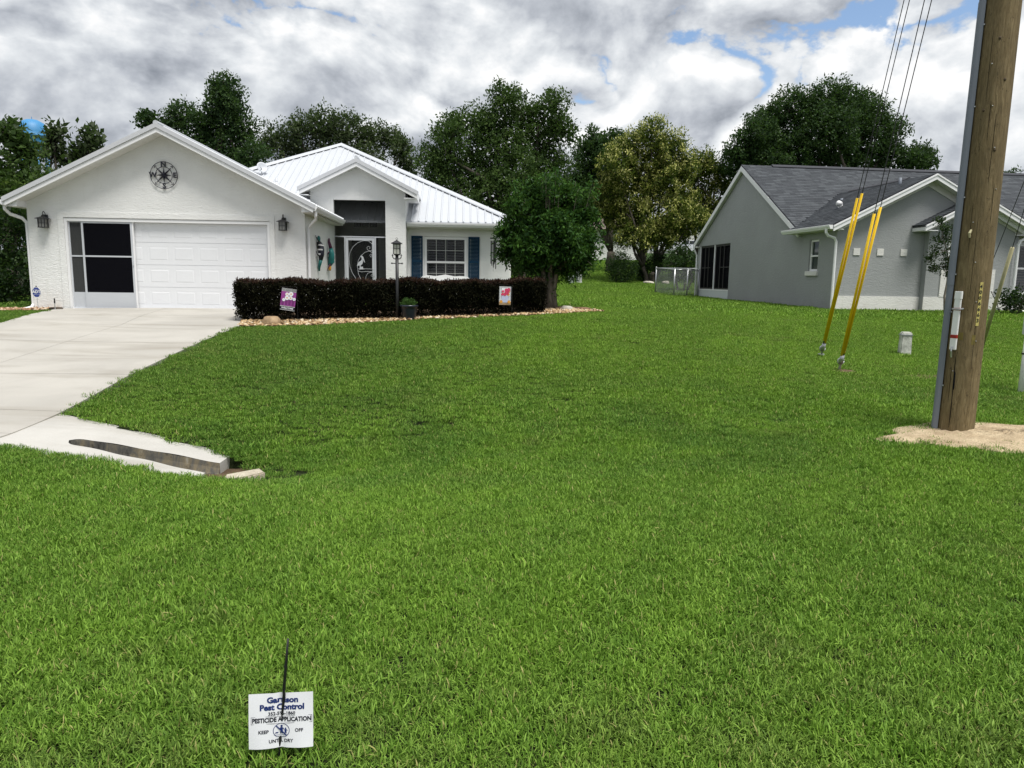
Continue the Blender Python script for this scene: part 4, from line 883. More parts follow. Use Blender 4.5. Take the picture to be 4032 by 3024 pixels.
# portal gable roof
pz0 = 4.345; pr_ = MB(); kp = .505
def pz_(u): return pz0 - kp * abs(u - 7.27)
pr_.slab([(5.58, 3.70, pz_(5.58)), (7.27, 3.70, pz0), (7.27, 7.8, pz0), (5.58, 7.8, pz_(5.58))], .06); pr_.slab([(7.27, 3.70, pz0), (9.02, 3.70, pz_(9.02)), (9.02, 7.8, pz_(9.02)), (7.27, 7.8, pz0)], .06)
pr = pr_.build('portal_roof', MT['white_metal'], W)
rake(pr, 7.27, 4.10, 5.60, 9.03, 3.27, 3.215, 3.66, 4.0, .115, .12)
m = MB(); m.box(8.66, 9.03, 3.70, 5.0, 3.21, 3.235); m.box(8.99, 9.03, 3.70, 5.0, 3.235, 3.42); m.box(5.60, 5.86, 3.70, 5.0, 3.25, 3.275); m.box(5.60, 5.64, 3.70, 5.0, 3.275, 3.44); m.build('eave_box', MT['white_trim'], pr)
m = MB(); m.tube([(7.27, 3.66, pz0 + .012), (7.27, 7.6, pz0 + .012)], .055, 8); m.build('ridge_cap', MT['white_metal'], pr)
# eaves of the wing and garage: soffit, gutter, downspout
m = MB(); m.box(8.67, 12.15, 4.34, 4.75, 2.42, 2.44); m.build('soffit', MT['soffit'], W)
m = MB(); m.box(6.53, 6.80, -.38, 3.98, 2.40, 2.42); m.build('soffit', MT['soffit'], W)
m = MB(); m.box(-.25, 0, -.38, 8, 2.40, 2.42); m.build('soffit', MT['soffit'], W)
for pp in ([(-.25, 2.421), (-.003, 2.421), (-.003, 2.60), (-.25, 2.50)], [(6.533, 2.421), (6.80, 2.421), (6.80, 2.48), (6.533, 2.60)]):
    m = MB(); m.prism(pp, 'y', -.36, .05); m.build('eave_return', MT['white_trim'], W)
GP = [(0, 0), (.075, 0), (.085, .02), (.115, .065), (.125, .115), (.115, .12), (.105, .118), (.10, .07), (.07, .012), (.008, .012), (.008, .12), (0, .12)]
def gutter(p0, p1, outward, parent):
    p0, p1, o = Vector(p0), Vector(p1), Vector(outward); n = len(GP); m = MB()
    m.add([p0 + o * a + Vector((0, 0, b)) for a, b in GP] + [p1 + o * a + Vector((0, 0, b)) for a, b in GP], [(i, (i + 1) % n, (i + 1) % n + n, i + n) for i in range(n)])
    for p in (p0, p1): m.add([p + o * a + Vector((0, 0, b)) for a, b in GP[:5]] + [p + Vector((0, 0, .115))], [(0, 1, 2, 3, 4, 5)])
    return m.build('gutter', MT['white_trim'], parent)
gutter((8.69, 4.31, 2.445), (12.2, 4.31, 2.445), (0, -1, 0), W)
gutter((6.80, -.42, 2.43), (6.80, 3.75, 2.43), (1, 0, 0), W)
gutter((-.25, -.42, 2.43), (-.25, 8, 2.43), (-1, 0, 0), W)
m = MB(); m.box(8.67, 12.2, 4.312, 4.34, 2.44, 2.565); m.box(6.785, 6.80, -.4, 3.98, 2.40, 2.56); m.build('eave_fascia', MT['white_trim'], W)
def spout(path, parent, wd=.034, dp=.045):
    m = MB(); P_ = [Vector(p) for p in path]
    m.tube(P_, wd, 8, sx=dp / wd); return m.build('downspout', MT['white_trim'], parent)
spout([(6.86, -.30, 2.43), (6.86, -.30, 2.33), (6.84, -.20, 2.25), (6.68, .02, 2.15), (6.605, .12, 2.08), (6.585, .13, 1.95), (6.585, .13, 0)], W)
spout([(-.32, -.30, 2.43), (-.32, -.30, 2.34), (-.28, -.18, 2.24), (-.12, .0, 2.16), (-.055, .06, 2.06), (-.05, .06, 1.9), (-.05, .06, .12), (-.06, -.02, .03), (-.12, -.22, -.01)], W)
# garage door: sections with raised panels
gd = MB(); gd.box(.84, 5.675, .13, .16, .02, 2.19); gdo = gd.build('garage_door', MT['door_paint'], W)
rowh = (2.19 - .02) / 4
for r_ in range(4):
    zb_ = .02 + rowh * r_
    m = MB(); m.box(.845, 5.67, .118, .128, zb_ + .004, zb_ + rowh - .004); m.build('door_section', MT['door_paint'], gdo)
    for c_ in range(8):
        u0 = .845 + .603 * c_ + .055; u1 = u0 + .495; za, zb2 = zb_ + .09, zb_ + rowh - .09
        m = MB(); o = [(u0, za), (u1, za), (u1, zb2), (u0, zb2)]; i1 = [(u0 + .018, za + .018), (u1 - .018, za + .018), (u1 - .018, zb2 - .018), (u0 + .018, zb2 - .018)]; i2 = [(u0 + .05, za + .05), (u1 - .05, za + .05), (u1 - .05, zb2 - .05), (u0 + .05, zb2 - .05)]
        m.add([(a, .1172, b) for a, b in o] + [(a, .1225, b) for a, b in i1] + [(a, .1145, b) for a, b in i2], [(i, (i + 1) % 4, (i + 1) % 4 + 4, i + 4) for i in range(4)] + [(i + 4, (i + 1) % 4 + 4, (i + 1) % 4 + 8, i + 8) for i in range(4)] + [(8, 9, 10, 11)])
        m.build('raised_panel', MT['door_paint'], gdo)
m = MB(); m.box(.84, 5.675, .09, .15, .0, .022); m.build('bottom_seal', MT['galvanised'], gdo)
# sliding screen in front of the left third
gs = bpy.data.objects.new('garage_screen', None); COL.objects.link(gs); gs.parent = W
WT = MT['white_metal']
def fr(u0, u1, z0, z1, t, v=.02, d=.03, kick=None, mat='dark_mesh'):
    f = MB(); f.box(u0, u0 + t, v, v + d, z0, z1); f.box(u1 - t, u1, v, v + d, z0, z1); f.box(u0 + t, u1 - t, v, v + d, z1 - t, z1); f.box(u0 + t, u1 - t, v, v + d, z0, z0 + .02)
    fo = f.build('screen_frame', WT, gs)
    zk = kick or z0; mid = (zk + z1) / 2 + .02
    f = MB(); f.box(u0 + t, u1 - t, v, v + d, mid - .018, mid + .018); f.build('mid_rail', WT, gs)
    if kick:
        f = MB(); f.box(u0 + t, u1 - t, v + .008, v + d - .004, z0 + .02, kick); f.build('kick_panel', WT, gs)
    for za, zb2 in ((zk, mid - .018), (mid + .018, z1 - t)):
        f = MB(); f.box(u0 + t, u1 - t, v + .014, v + .016, za, zb2); f.build('screen_mesh', MT[mat], gs)
fr(.90, 1.22, .03, 2.12, .028, .055, .02, .42, 'grey_mesh'); fr(1.21, 2.40, .03, 2.12, .045, .022, .03, .42)
m = MB(); m.box(.84, .90, .0, .10, .0, 2.19); m.box(5.62, 5.675, .0, .10, .0, 2.19); m.box(.90, 5.62, .0, .10, 2.12, 2.19); m.box(.90, 5.62, .01, .085, .0, .028); m.box(2.40, 2.425, .03, .08, .03, 2.12); m.build('screen_track', MT['white_trim'], gs)
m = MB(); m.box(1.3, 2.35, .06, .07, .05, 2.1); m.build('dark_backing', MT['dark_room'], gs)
m = MB(); m.box(2.375, 2.40, -.005, .022, 1.08, 1.2); m.build('screen_handle', WT, gs)
# wing window
wi = bpy.data.objects.new('window', None); COL.objects.link(wi); wi.parent = W
f = MB(); f.box(9.19, 9.27, 4.76, 4.84, .63, 2.175); f.box(10.455, 10.535, 4.76, 4.84, .63, 2.175); f.box(9.27, 10.455, 4.76, 4.84, 2.095, 2.175); f.box(9.27, 10.455, 4.76, 4.84, .63, .70); f.box(9.27, 10.455, 4.765, 4.835, 1.355, 1.42); f.build('frame', MT['white_trim'], wi, bevel=.006)
for k in range(1, 4):
    f = MB(); u_ = 9.27 + 1.185 * k / 4; f.box(u_ - .006, u_ + .006, 4.80, 4.815, .70, 1.355); f.box(u_ - .006, u_ + .006, 4.80, 4.815, 1.42, 2.095); f.build('muntin', MT['porch_paint'], wi)
for zz in (1.04, 1.755):
    f = MB(); f.box(9.27, 10.455, 4.798, 4.813, zz - .006, zz + .006); f.build('muntin', MT['porch_paint'], wi)
f = MB(); f.box(9.27, 10.455, 4.822, 4.826, .70, 2.095); 
gw = NT('window_glass'); gw.col((.02, .024, .026)); gw.rough(.03, .5); tr_ = gw.n('ShaderNodeBsdfTransparent'); mx = gw.n('ShaderNodeMixShader'); mx.inputs[0].default_value = .35
gw.l(tr_.outputs[0], mx.inputs[1]); gw.l(gw.p.outputs[0], mx.inputs[2]); gw.l(mx.outputs[0], gw.o.inputs[0]); MT['window_glass'] = gw.m
f.build('pane', MT['window_glass'], wi)
for h in (0, 1):
    a, b = (9.27, 9.855) if h == 0 else (9.87, 10.455)
    f = MB(); f.box(a, a + .05, 4.88, 4.90, .7, 2.095); f.box(b - .05, b, 4.88, 4.90, .7, 2.095); f.build('blind_stile', MT['louver'], wi)
    for k in range(17):
        zz = .74 + k * .083; f = MB(); f.prism([(4.86, zz), (4.868, zz), (4.925, zz + .042), (4.917, zz + .042)], 'x', a + .05, b - .05); f.build('louver', MT['louver'], wi)
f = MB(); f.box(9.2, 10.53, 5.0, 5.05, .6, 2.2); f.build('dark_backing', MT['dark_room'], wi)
# navy shutters
for (a, b) in ((8.79, 9.145), (10.575, 10.93)):
    f = MB(); f.box(a, a + .045, 4.70, 4.735, .45, 2.19); f.box(b - .045, b, 4.70, 4.735, .45, 2.19)
    for (z0, z1) in ((2.12, 2.19), (1.36, 1.44), (.45, .52)): f.box(a + .045, b - .045, 4.70, 4.735, z0, z1)
    sh = f.build('shutter', MT['navy_paint'], W)
    for (z0, z1) in ((.52, 1.36), (1.44, 2.12)):
        n = int((z1 - z0) / .042)
        for k in range(n):
            zz = z0 + (z1 - z0) * k / n; f = MB(); f.prism([(4.705, zz), (4.711, zz), (4.735, zz + .036), (4.729, zz + .036)], 'x', a + .045, b - .045); f.build('slat', MT['navy_paint'], sh)
# porch: screen wall, screen door with pelican, front door, transom, picture
es = bpy.data.objects.new('entry_screen', None); COL.objects.link(es); es.parent = W
f = MB(); f.box(6.533, 8.07, 4.08, 4.11, 2.075, 2.11); f.build('rail', WT, es)
for u_ in (6.835, 7.745):
    f = MB(); f.box(u_ - .02, u_ + .02, 4.08, 4.12, .05, 2.075); f.build('post', WT, es)
for (a, b, c, d) in ((6.533, 8.07, 2.11, 3.17), (6.533, 6.815, .05, 2.075), (7.765, 8.07, .05, 2.075)):
    f = MB(); f.box(a, b, 4.094, 4.096, c, d); f.build('screen_mesh', MT['porch_mesh'], es)
f = MB(); f.box(6.86, 6.935, 4.06, 4.09, .07, 2.06); f.box(7.65, 7.72, 4.06, 4.09, .07, 2.06); f.box(6.935, 7.65, 4.06, 4.09, 1.985, 2.06); f.box(6.935, 7.65, 4.06, 4.09, .07, .25); sdo = f.build('screen_door', WT, es)
f = MB(); f.box(6.935, 7.65, 4.074, 4.076, .25, 1.985); f.build('door_mesh', MT['porch_mesh'], sdo)
def arc(cx_, cz_, r0, r1, a0, a1, n=28): return [(cx_ + (r0 + (r1 - r0) * i / n) * math.cos(R(a0 + (a1 - a0) * i / n)), 4.055, cz_ + (r0 + (r1 - r0) * i / n) * math.sin(R(a0 + (a1 - a0) * i / n))) for i in range(n + 1)]
zw = lambda x, y: (6.528 + (x - 1010) * (8.05 - 6.528) / 850, 4.055, 2.104 - (y - 805) * .00176)
scr = MB()
for P_ in ([zw(*p) for p in ((1360, 1530), (1300, 1430), (1260, 1320), (1245, 1190), (1265, 1080), (1320, 980), (1400, 910), (1500, 875), (1580, 880), (1640, 930), (1662, 980), (1640, 1035), (1600, 1050), (1560, 1030), (1550, 995), (1570, 970), (1600, 980), (1605, 1005), (1585, 1012))],
           [zw(*p) for p in ((1440, 1530), (1400, 1440), (1388, 1330), (1400, 1220), (1450, 1130), (1520, 1070), (1590, 1050), (1640, 1075), (1665, 1120), (1645, 1150), (1610, 1150), (1597, 1120), (1615, 1100), (1632, 1118), (1622, 1132))],
           [zw(*p) for p in ((1400, 1358), (1540, 1355), (1650, 1358), (1668, 1375))], [zw(*p) for p in ((1398, 1395), (1450, 1408), (1560, 1400), (1668, 1405))],
           [zw(*p) for p in ((1522, 1530), (1530, 1480), (1560, 1430), (1620, 1408), (1665, 1440), (1670, 1480), (1640, 1490), (1612, 1470), (1625, 1445), (1645, 1460), (1635, 1472))]):
    scr.tube(P_, .006, 5)
scr.build('scroll_wire', WT, sdo)
pel = [(1452, 1130), (1475, 1135), (1490, 1160), (1500, 1195), (1516, 1250), (1500, 1240), (1478, 1190), (1480, 1235), (1470, 1275), (1440, 1300), (1442, 1320), (1482, 1318), (1480, 1345), (1505, 1362), (1418, 1368), (1425, 1340), (1425, 1300), (1400, 1302), (1378, 1312), (1390, 1270), (1415, 1238), (1450, 1215), (1462, 1190), (1455, 1160), (1435, 1145)]
f = MB(); f.prism([(zw(*p)[0], zw(*p)[2]) for p in pel], 'y', 4.05, 4.058); f.build('pelican', WT, sdo)
f = MB(); f.tube([(7.69, 4.04, 1.05), (7.69, 4.02, 1.05), (7.69, 4.02, .93)], .012, 6); f.build('door_handle', WT, sdo)
f = MB(); f.box(6.76, 7.62, 5.955, 5.99, .05, 2.25); fd = f.build('front_door', MT['front_door'], W)
for (a, b, c, d) in ((6.86, 7.15, 1.25, 2.05), (7.23, 7.52, 1.25, 2.05), (6.86, 7.15, .3, 1.1), (7.23, 7.52, .3, 1.1)):
    f = MB(); f.box(a, b, 5.945, 5.955, c, d); f.build('door_panel', MT['front_door'], fd, bevel=.004)
f = MB(); f.box(6.69, 6.757, 5.96, 5.998, .05, 2.31); f.box(7.623, 7.69, 5.96, 5.998, .05, 2.31); f.box(6.757, 7.623, 5.96, 5.998, 2.253, 2.31); f.build('door_frame', PP, W)
f = MB(); f.box(6.76, 6.835, 5.96, 5.998, 2.44, 3.03); f.box(7.585, 7.66, 5.96, 5.998, 2.44, 3.03); f.box(6.835, 7.585, 5.96, 5.998, 2.44, 2.515); f.box(6.835, 7.585, 5.96, 5.998, 2.955, 3.03); tw_ = f.build('transom_window', PP, W)
f = MB(); f.box(6.835, 7.585, 5.985, 5.997, 2.515, 2.955); f.build('pane', MT['glass'], tw_)
for u_ in (7.085, 7.335):
    f = MB(); f.box(u_ - .008, u_ + .008, 5.974, 5.985, 2.515, 2.955); f.build('muntin', PP, tw_)
f = MB(); f.box(6.835, 7.585, 5.972, 5.984, 2.727, 2.743); f.build('muntin', PP, tw_)

def on_house(Wx, name, label, cat, p, group=None, rz=0.0):
    rz_ = WA if Wx is W else GA; o = WO if Wx is W else GO; x, y = (wh if Wx is W else gh)(p[0], p[1])
    return thing(name, label, cat, (x, y, o.z + p[2]), rz_ + rz, group)
pic = on_house(W, 'wall_picture', 'dark framed picture on the porch side wall behind the screen', 'picture', (6.22, 5.3, 1.55), rz=R(90))
f = MB(); f.box(-.17, .17, -.035, -.01, -.3, .3); f.build('frame', MT['black_metal'], pic); f = MB(); f.box(-.14, .14, -.04, -.035, -.26, .26); f.build('canvas', plain('canvas', (.05, .05, .045), .8, var=.8, scale=14), pic)
# compass rose
cr_ = on_house(W, 'compass_rose', 'round black metal compass rose with N E S W hung on the garage gable', 'wall art', (3.245, -.02, 3.23))
NM = MT['navy_metal']
def ring(r_, t, n=48):
    f = MB(); f.tube([(r_ * math.cos(2 * math.pi * k / n), -.02, r_ * math.sin(2 * math.pi * k / n)) for k in range(n + 1)], t, 6, cap=False); return f
ring(.315, .0075).build('outer_ring', NM, cr_); ring(.195, .0075).build('inner_ring', NM, cr_)
for k in range(8):
    a = R(45 * k); L_ = .19 if k % 2 == 0 else .305; q = .062; b = a + R(22.5); c = a - R(22.5)
    f = MB(); t = (L_ * math.cos(a), -.02, L_ * math.sin(a)); pa = (q * math.cos(b), -.02, q * math.sin(b)); pb = (q * math.cos(c), -.02, q * math.sin(c)); ct = (0, -.055, 0)
    f.poly(ct, pa, t); f.poly(ct, t, pb)
    if k % 2:
        for sgn in (-1, 1):
            d_ = a + R(180 + 35 * sgn); f.tube([t, (t[0] + .05 * math.cos(d_), -.02, t[2] + .05 * math.sin(d_))], (.004, .010), 4)
    f.build('star_point', NM, cr_)
for ch, (x, z) in zip('NESW', ((0, .252), (.255, 0), (0, -.252), (-.255, 0))):
    link('letter', text_mesh(ch, .165, .006, bold=.006), NM, cr_, (x, -.022, z), (R(90), 0, 0))
# wall lanterns
def lantern(p, label):
    t = on_house(W, 'wall_lantern', label, 'lantern', p, 'black lanterns on the garage front')
    B_ = MT['black_metal']
    f = MB(); f.box(-.05, .05, -.02, 0, -.08, .16); f.build('back_plate', B_, t)
    f = MB(); f.tube([(0, -.01, .10), (0, -.03, .19), (0, -.075, .235), (0, -.125, .215), (0, -.14, .17), (0, -.12, .145), (0, -.10, .165)], .009, 6); f.tube([(0, -.14, .17), (0, -.14, .10)], .008, 6); f.build('scroll_arm', B_, t)
    f = MB(); f.lathe([(.012, .145), (.03, .13), (.03, .11), (.172, .062), (.178, .05), (.0, .05)], 4); f.build('cap', B_, t, loc=(0, -.14, 0), rot=(0, 0, R(45)))
    f = MB()
    for sx in (-1, 1):
        for sy in (-1, 1): f.box(sx * .074 - .008, sx * .074 + .008, -.14 + sy * .074 - .008, -.14 + sy * .074 + .008, -.14, .055)
    f.box(-.088, .088, -.228, -.052, -.155, -.14)
    for sx in (-1, 1): f.box(sx * .074 - .004, sx * .074 + .004, -.2, -.08, -.045, -.037)
    f.box(-.07, .07, -.218, -.210, -.045, -.037); f.box(-.004, .004, -.218, -.210, -.14, .05); f.build('cage', B_, t)
    f = MB(); f.box(-.066, .066, -.206, -.074, -.138, .052); f.build('glass', MT['lamp_glass'], t)
lantern((.43, 0, 2.09), 'black lantern with a scroll arm left of the sliding garage screen'); lantern((6.03, 0, 2.13), 'black lantern with a scroll arm at the downspout corner of the garage')
# metal lizards on the side wall
def lizard(v, label, cols, flip):
    t = on_house(W, 'metal_lizard', label, 'wall art', (6.53, v, 1.5), 'metal lizards', R(90))
    s = 1 if not flip else -1
    # local x runs along the wall, y = away from the wall is -y, z up
    def pth(P_): return [(a, -b, c) for a, b, c in P_]
    body = pth([(.02, .05, .30 * s), (.05, .09, .20 * s), (.03, .11, .08 * s), (-.01, .12, -.05 * s), (.02, .10, -.18 * s)])
    f = MB(); f.tube(body, (.05, .085, .09, .08, .05), 10); f.build('body', MT[cols[0]], t, smooth=True)
    f = MB(); f.tube(pth([(.02, .10, -.17 * s), (.0, .08, -.27 * s), (.03, .05, -.37 * s), (.09, .04, -.45 * s), (.13, .05, -.38 * s), (.11, .05, -.30 * s)]), (.05, .045, .035, .028, .018, .008), 8); f.build('tail', MT[cols[1]], t, smooth=True)
    f = MB(); f.ball((.02, -.06, .37 * s), .055, .045, .085); f.build('head', MT[cols[2]], t, smooth=True)
    for (a, c, e) in ((-.22, .26, .40), (.20, .20, .14), (-.18, -.10, -.02), (.18, -.12, -.22)):
        f = MB(); f.tube(pth([(0, .08, c * s), (a * .6, .07, (c + (e - c) * .4) * s), (a, .04, e * s)]), (.022, .016, .012), 6)
        for d_ in (-.03, 0, .03): f.tube(pth([(a, .04, e * s), (a + d_, .03, e * s + .05 * s)]), (.008, .004), 4)
        f.build('leg', MT[cols[1] if a > 0 else cols[3]], t, smooth=True)
    for k, zz in enumerate((.20, .08, -.04)):
        f = MB(); n_ = 10; f.tube(pth([(.045 - .02 * k, .10 + .004, (zz + .015) * s), (.04 - .02 * k, .102, (zz - .02) * s)]), .089, 10, cap=False); f.build('stripe', MT[cols[4]], t, smooth=True)
lizard(1.35, 'teal and white striped metal lizard beside the garage downspout', ('navy_metal', 'teal', 'teal', 'black_metal', 'white_plastic'), False)
lizard(2.85, 'orange green and maroon metal lizard nearest the porch', ('teal', 'maroon', 'orange', 'maroon', 'teal'), True)
# roof dish and vent pipe
dsh = on_house(W, 'satellite_dish', 'small white satellite dish on the metal roof behind the garage', 'dish', (3.49, 7.6, 4.30))
f = MB(); f.tube([(0, 0, -.05), (0, 0, .22)], .02, 6); f.tube([(0, 0, .22), (0, -.14, .26)], .012, 5); f.build('mast', MT['galvanised'], dsh)
f = MB(); f.lathe([(.0, .0), (.08, .006), (.15, .025), (.19, .05), (.185, .055), (.14, .032), (.0, .008)], 18); f.build('reflector', MT['white_metal'], dsh, smooth=True, loc=(0, .05, .26), rot=(R(70), 0, R(35)))
vp = on_house(W, 'vent_pipe', 'white vent pipe standing on the metal roof below the dish', 'pipe', (4.17, 6.85, 3.90))
f = MB(); f.tube([(0, 0, -.05), (0, 0, .22)], .045, 10); f.build('pipe', MT['white_metal'], vp, smooth=True); f = MB(); f.lathe([(.11, -.06), (.09, .03), (.05, .08)], 12); f.build('flashing', MT['white_metal'], vp)
# wind chime under the eave
wc = on_house(W, 'wind_chime', 'black wind chime hanging under the wing eave beside the navy shutter', 'wind chime', (11.35, 4.22, 1.12))
f = MB(); f.lathe([(.10, .995), (.108, 1.0), (.108, 1.02), (.09, 1.03)], 16); f.build('disc', MT['black_metal'], wc)
for k, (dx, dy, ln) in enumerate(((-.075, 0, .70), (-.045, -.05, .76), (0, -.07, .82), (.045, -.05, .66), (.075, 0, .86), (.03, .06, .72))):
    f = MB(); f.tube([(dx, dy, .935), (dx, dy, .935 - ln)], .014, 7); f.build('chime_tube', MT['black_metal'], wc)
f = MB(); f.tube([(0, 0, 1.32), (0, 0, .0)], .003, 4); f.tube([(0, 0, 1.2), (-.1, 0, 1.02)], .002, 4); f.tube([(0, 0, 1.2), (.1, 0, 1.02)], .002, 4); f.lathe([(.0, .5), (.035, .505), (.035, .515), (0, .52)], 10); f.build('cord', MT['wire'], wc)
# bench behind the hedge
be = on_house(W, 'garden_bench', 'white bench with a wavy curved top rail behind the hedge under the window', 'bench', (9.86, 4.0, .05))
pts = [(-.76, .84), (-.70, .895), (-.58, .93), (-.44, .915), (-.30, .90), (-.16, .925), (0, .955), (.16, .925), (.30, .90), (.44, .915), (.58, .91), (.70, .885), (.76, .84)]
f = MB(); f.prism(pts + [(.72, .70), (-.72, .70)], 'y', .38, .42); f.build('top_rail', MT['white_trim'], be)
for k in range(12):
    f = MB(); u_ = -.62 + k * .113; f.box(u_ - .02, u_ + .02, .39, .41, .45, .70); f.build('back_slat', MT['white_trim'], be)
for k in range(4):
    f = MB(); f.box(-.72, .72, .0 + k * .1, .08 + k * .1, .42, .445); f.build('seat_slat', MT['white_trim'], be)
for sx in (-.68, .68):
    for sy in (.02, .36):
        f = MB(); f.box(sx - .03, sx + .03, sy, sy + .05, .03, .42); f.build('leg', MT['white_trim'], be)

# ================================================================== grey house
G = thing('grey_house', 'grey stucco house with white trim and a dark shingle roof', 'house', GO, GA)
GS = MT['grey_stucco']; CS = MT['cream_stucco']; TR = MT['white_trim']
SV0, SV1, SVC, SZ, KS = 2.0, 11.4, 6.7, 2.50, .59
# left wall with the porch screen and small window
m = MB()
m.box(0, .2, 0, .97, -.4, 2.45); m.box(0, .2, .97, 1.52, -.4, 1.2); m.box(0, .2, .97, 1.52, 2.18, 2.45); m.box(0, .2, 1.52, 7.66, -.4, 2.45); m.box(0, .2, 7.66, 10.95, 2.39, 2.45); m.box(0, .2, 10.95, 11.15, -.4, 2.45)
m.prism([(2.2, 2.45), (11.15, 2.45), (6.7, 5.12)], 'x', 0, .2); m.build('side_wall', GS, G)
m = MB(); m.box(.03, .17, 7.66, 10.95, -.4, .46); m.build('kick_panel', plain('kick_panel', (.62, .66, .66), .5, var=.05), G)
ps = bpy.data.objects.new('porch_screen', None); COL.objects.link(ps); ps.parent = G
f = MB(); f.box(.02, .10, 7.66, 10.95, .46, .51); f.box(.02, .08, 9.28, 9.34, .51, 2.39); f.box(.02, .08, 10.91, 10.95, .51, 2.39); f.build('screen_frame', TR, ps)
DKF = plain('bronze_frame', (.035, .032, .032), .5)
for (a, b) in ((7.66, 9.28), (9.34, 10.91)):
    f = MB(); f.box(.06, .10, a, b, 2.31, 2.39); f.box(.06, .10, a, a + .06, .51, 2.31); f.box(.06, .10, b - .04, b, .51, 2.31); f.box(.06, .10, a + .06, b - .04, .51, .57); f.build('sash', DKF, ps)
    for q in (.45, .70):
        v = a + (b - a) * q; f = MB(); f.box(.062, .092, v - .018, v + .018, .57, 2.31); f.build('mullion', DKF, ps)
    f = MB(); f.box(.064, .088, a + .06 if a < 9 else a + .5, b - .5 if a < 9 else b - .04, 1.42, 1.45); f.build('mid_rail', DKF, ps)
    f = MB(); f.box(.105, .108, a, b, .51, 2.39); f.build('screen_mesh', MT['dark_mesh'], ps)
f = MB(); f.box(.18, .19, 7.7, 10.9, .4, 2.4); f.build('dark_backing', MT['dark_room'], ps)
sw = bpy.data.objects.new('side_window', None); COL.objects.link(sw); sw.parent = G
f = MB(); f.box(.05, .13, .97, 1.02, 1.2, 2.18); f.box(.05, .13, 1.47, 1.52, 1.2, 2.18); f.box(.05, .13, 1.02, 1.47, 2.12, 2.18); f.box(.05, .13, 1.02, 1.47, 1.2, 1.26); f.box(.05, .12, 1.02, 1.47, 1.65, 1.70); f.build('frame', TR, sw)
f = MB(); f.box(.09, .10, 1.02, 1.47, 1.26, 2.12); f.build('pane', glassmat('green_glass', (.02, .035, .03)), sw)
f = MB(); f.box(-.07, .05, .90, 1.60, 1.05, 1.195); f.build('sill', CS, sw, bevel=.01)
# front gable wing
m = MB(); m.box(.2, 5.55, 0, .2, -.4, 2.45); m.prism([(0.0, 2.45), (5.55, 2.45), (2.776, 3.80)], 'y', .0, .2); m.build('front_wall', GS, G)
m = MB(); m.box(5.35, 5.55, .2, 3, -.4, 2.45); m.box(18, 18.2, 1, 11, -.4, 2.45); m.box(.2, 18, 10.95, 11.15, -.4, 2.45); m.build('return_wall', GS, G)
m = MB(); m.box(-.022, 2.825, -.022, 0, -.4, .45); m.build('base_band', CS, G)
for u0 in (.552, 1.314, 2.076):
    m = MB(); m.box(u0, u0 + .215, -.025, .0, 1.667, 1.877); m.build('accent_square', CS, G, bevel=.006)
# small entry gable
m = MB(); m.box(2.83, 5.65, -.2, -.002, -.4, 2.45); m.prism([(2.83, 2.45), (5.65, 2.45), (4.22, 3.16)], 'y', -.2, -.002); m.build('entry_wall', GS, G)
m = MB(); m.box(2.812, 5.668, -.222, -.2, -.4, .455); m.build('base_band', CS, G)
m = MB(); m.box(3.31, 5.10, -.232, -.2, .458, 1.30); m.box(3.46, 4.95, -.24, -.2, 2.18, 2.35); m.build('window_surround', CS, G)
ew = bpy.data.objects.new('entry_window', None); COL.objects.link(ew); ew.parent = G
f = MB(); f.box(3.46, 3.56, -.236, -.2, 1.302, 2.178); f.box(4.85, 4.95, -.236, -.2, 1.302, 2.178); f.box(3.56, 4.85, -.236, -.2, 2.10, 2.178); f.build('frame', TR, ew); f = MB(); f.box(3.56, 4.85, -.215, -.205, 1.302, 2.10); f.build('pane', MT['glass'], ew)
m = MB(); m.box(3.52, 4.9, -.206, -.2015, 2.36, 2.62); m.build('niche_shade_panel', plain('niche_shadow', (.10, .105, .105), .9), G)  # flat dark panel above the window; recess shade put into its colour
# far right recessed wall and its window
m = MB(); m.box(5.65, 18.2, 1.0, 1.2, -.4, 2.45); m.build('front_wall', CS, G)
fw_ = bpy.data.objects.new('front_window', None); COL.objects.link(fw_); fw_.parent = G
m = MB(); m.box(5.56, 6.50, .60, .98, -.4, 2.45); m.build('recess_wall', GS, G)
f = MB(); f.box(6.66, 6.84, .95, .998, .55, 2.2); f.box(8.3, 8.48, .95, .998, .55, 2.2); f.box(6.84, 8.3, .95, .998, 2.1, 2.2); f.box(6.84, 8.3, .95, .998, .55, .64); f.box(6.84, 8.3, .955, .995, 1.36, 1.42); f.build('frame', TR, fw_)
f = MB(); f.box(6.84, 8.3, .975, .985, .64, 2.1); f.build('pane', MT['glass'], fw_)
for k in range(1, 3): 
    f = MB(); u_ = 6.84 + 1.46 * k / 3; f.box(u_ - .01, u_ + .01, .962, .974, .64, 2.1); f.build('muntin', TR, fw_)
for k in range(16):
    f = MB(); zz = .68 + k * .088; f.box(6.86, 8.28, .969, .973, zz, zz + .03); f.build('blind_slat', plain('blind', (.10, .10, .10), .6) if k == 0 else bpy.data.materials['blind'], fw_)
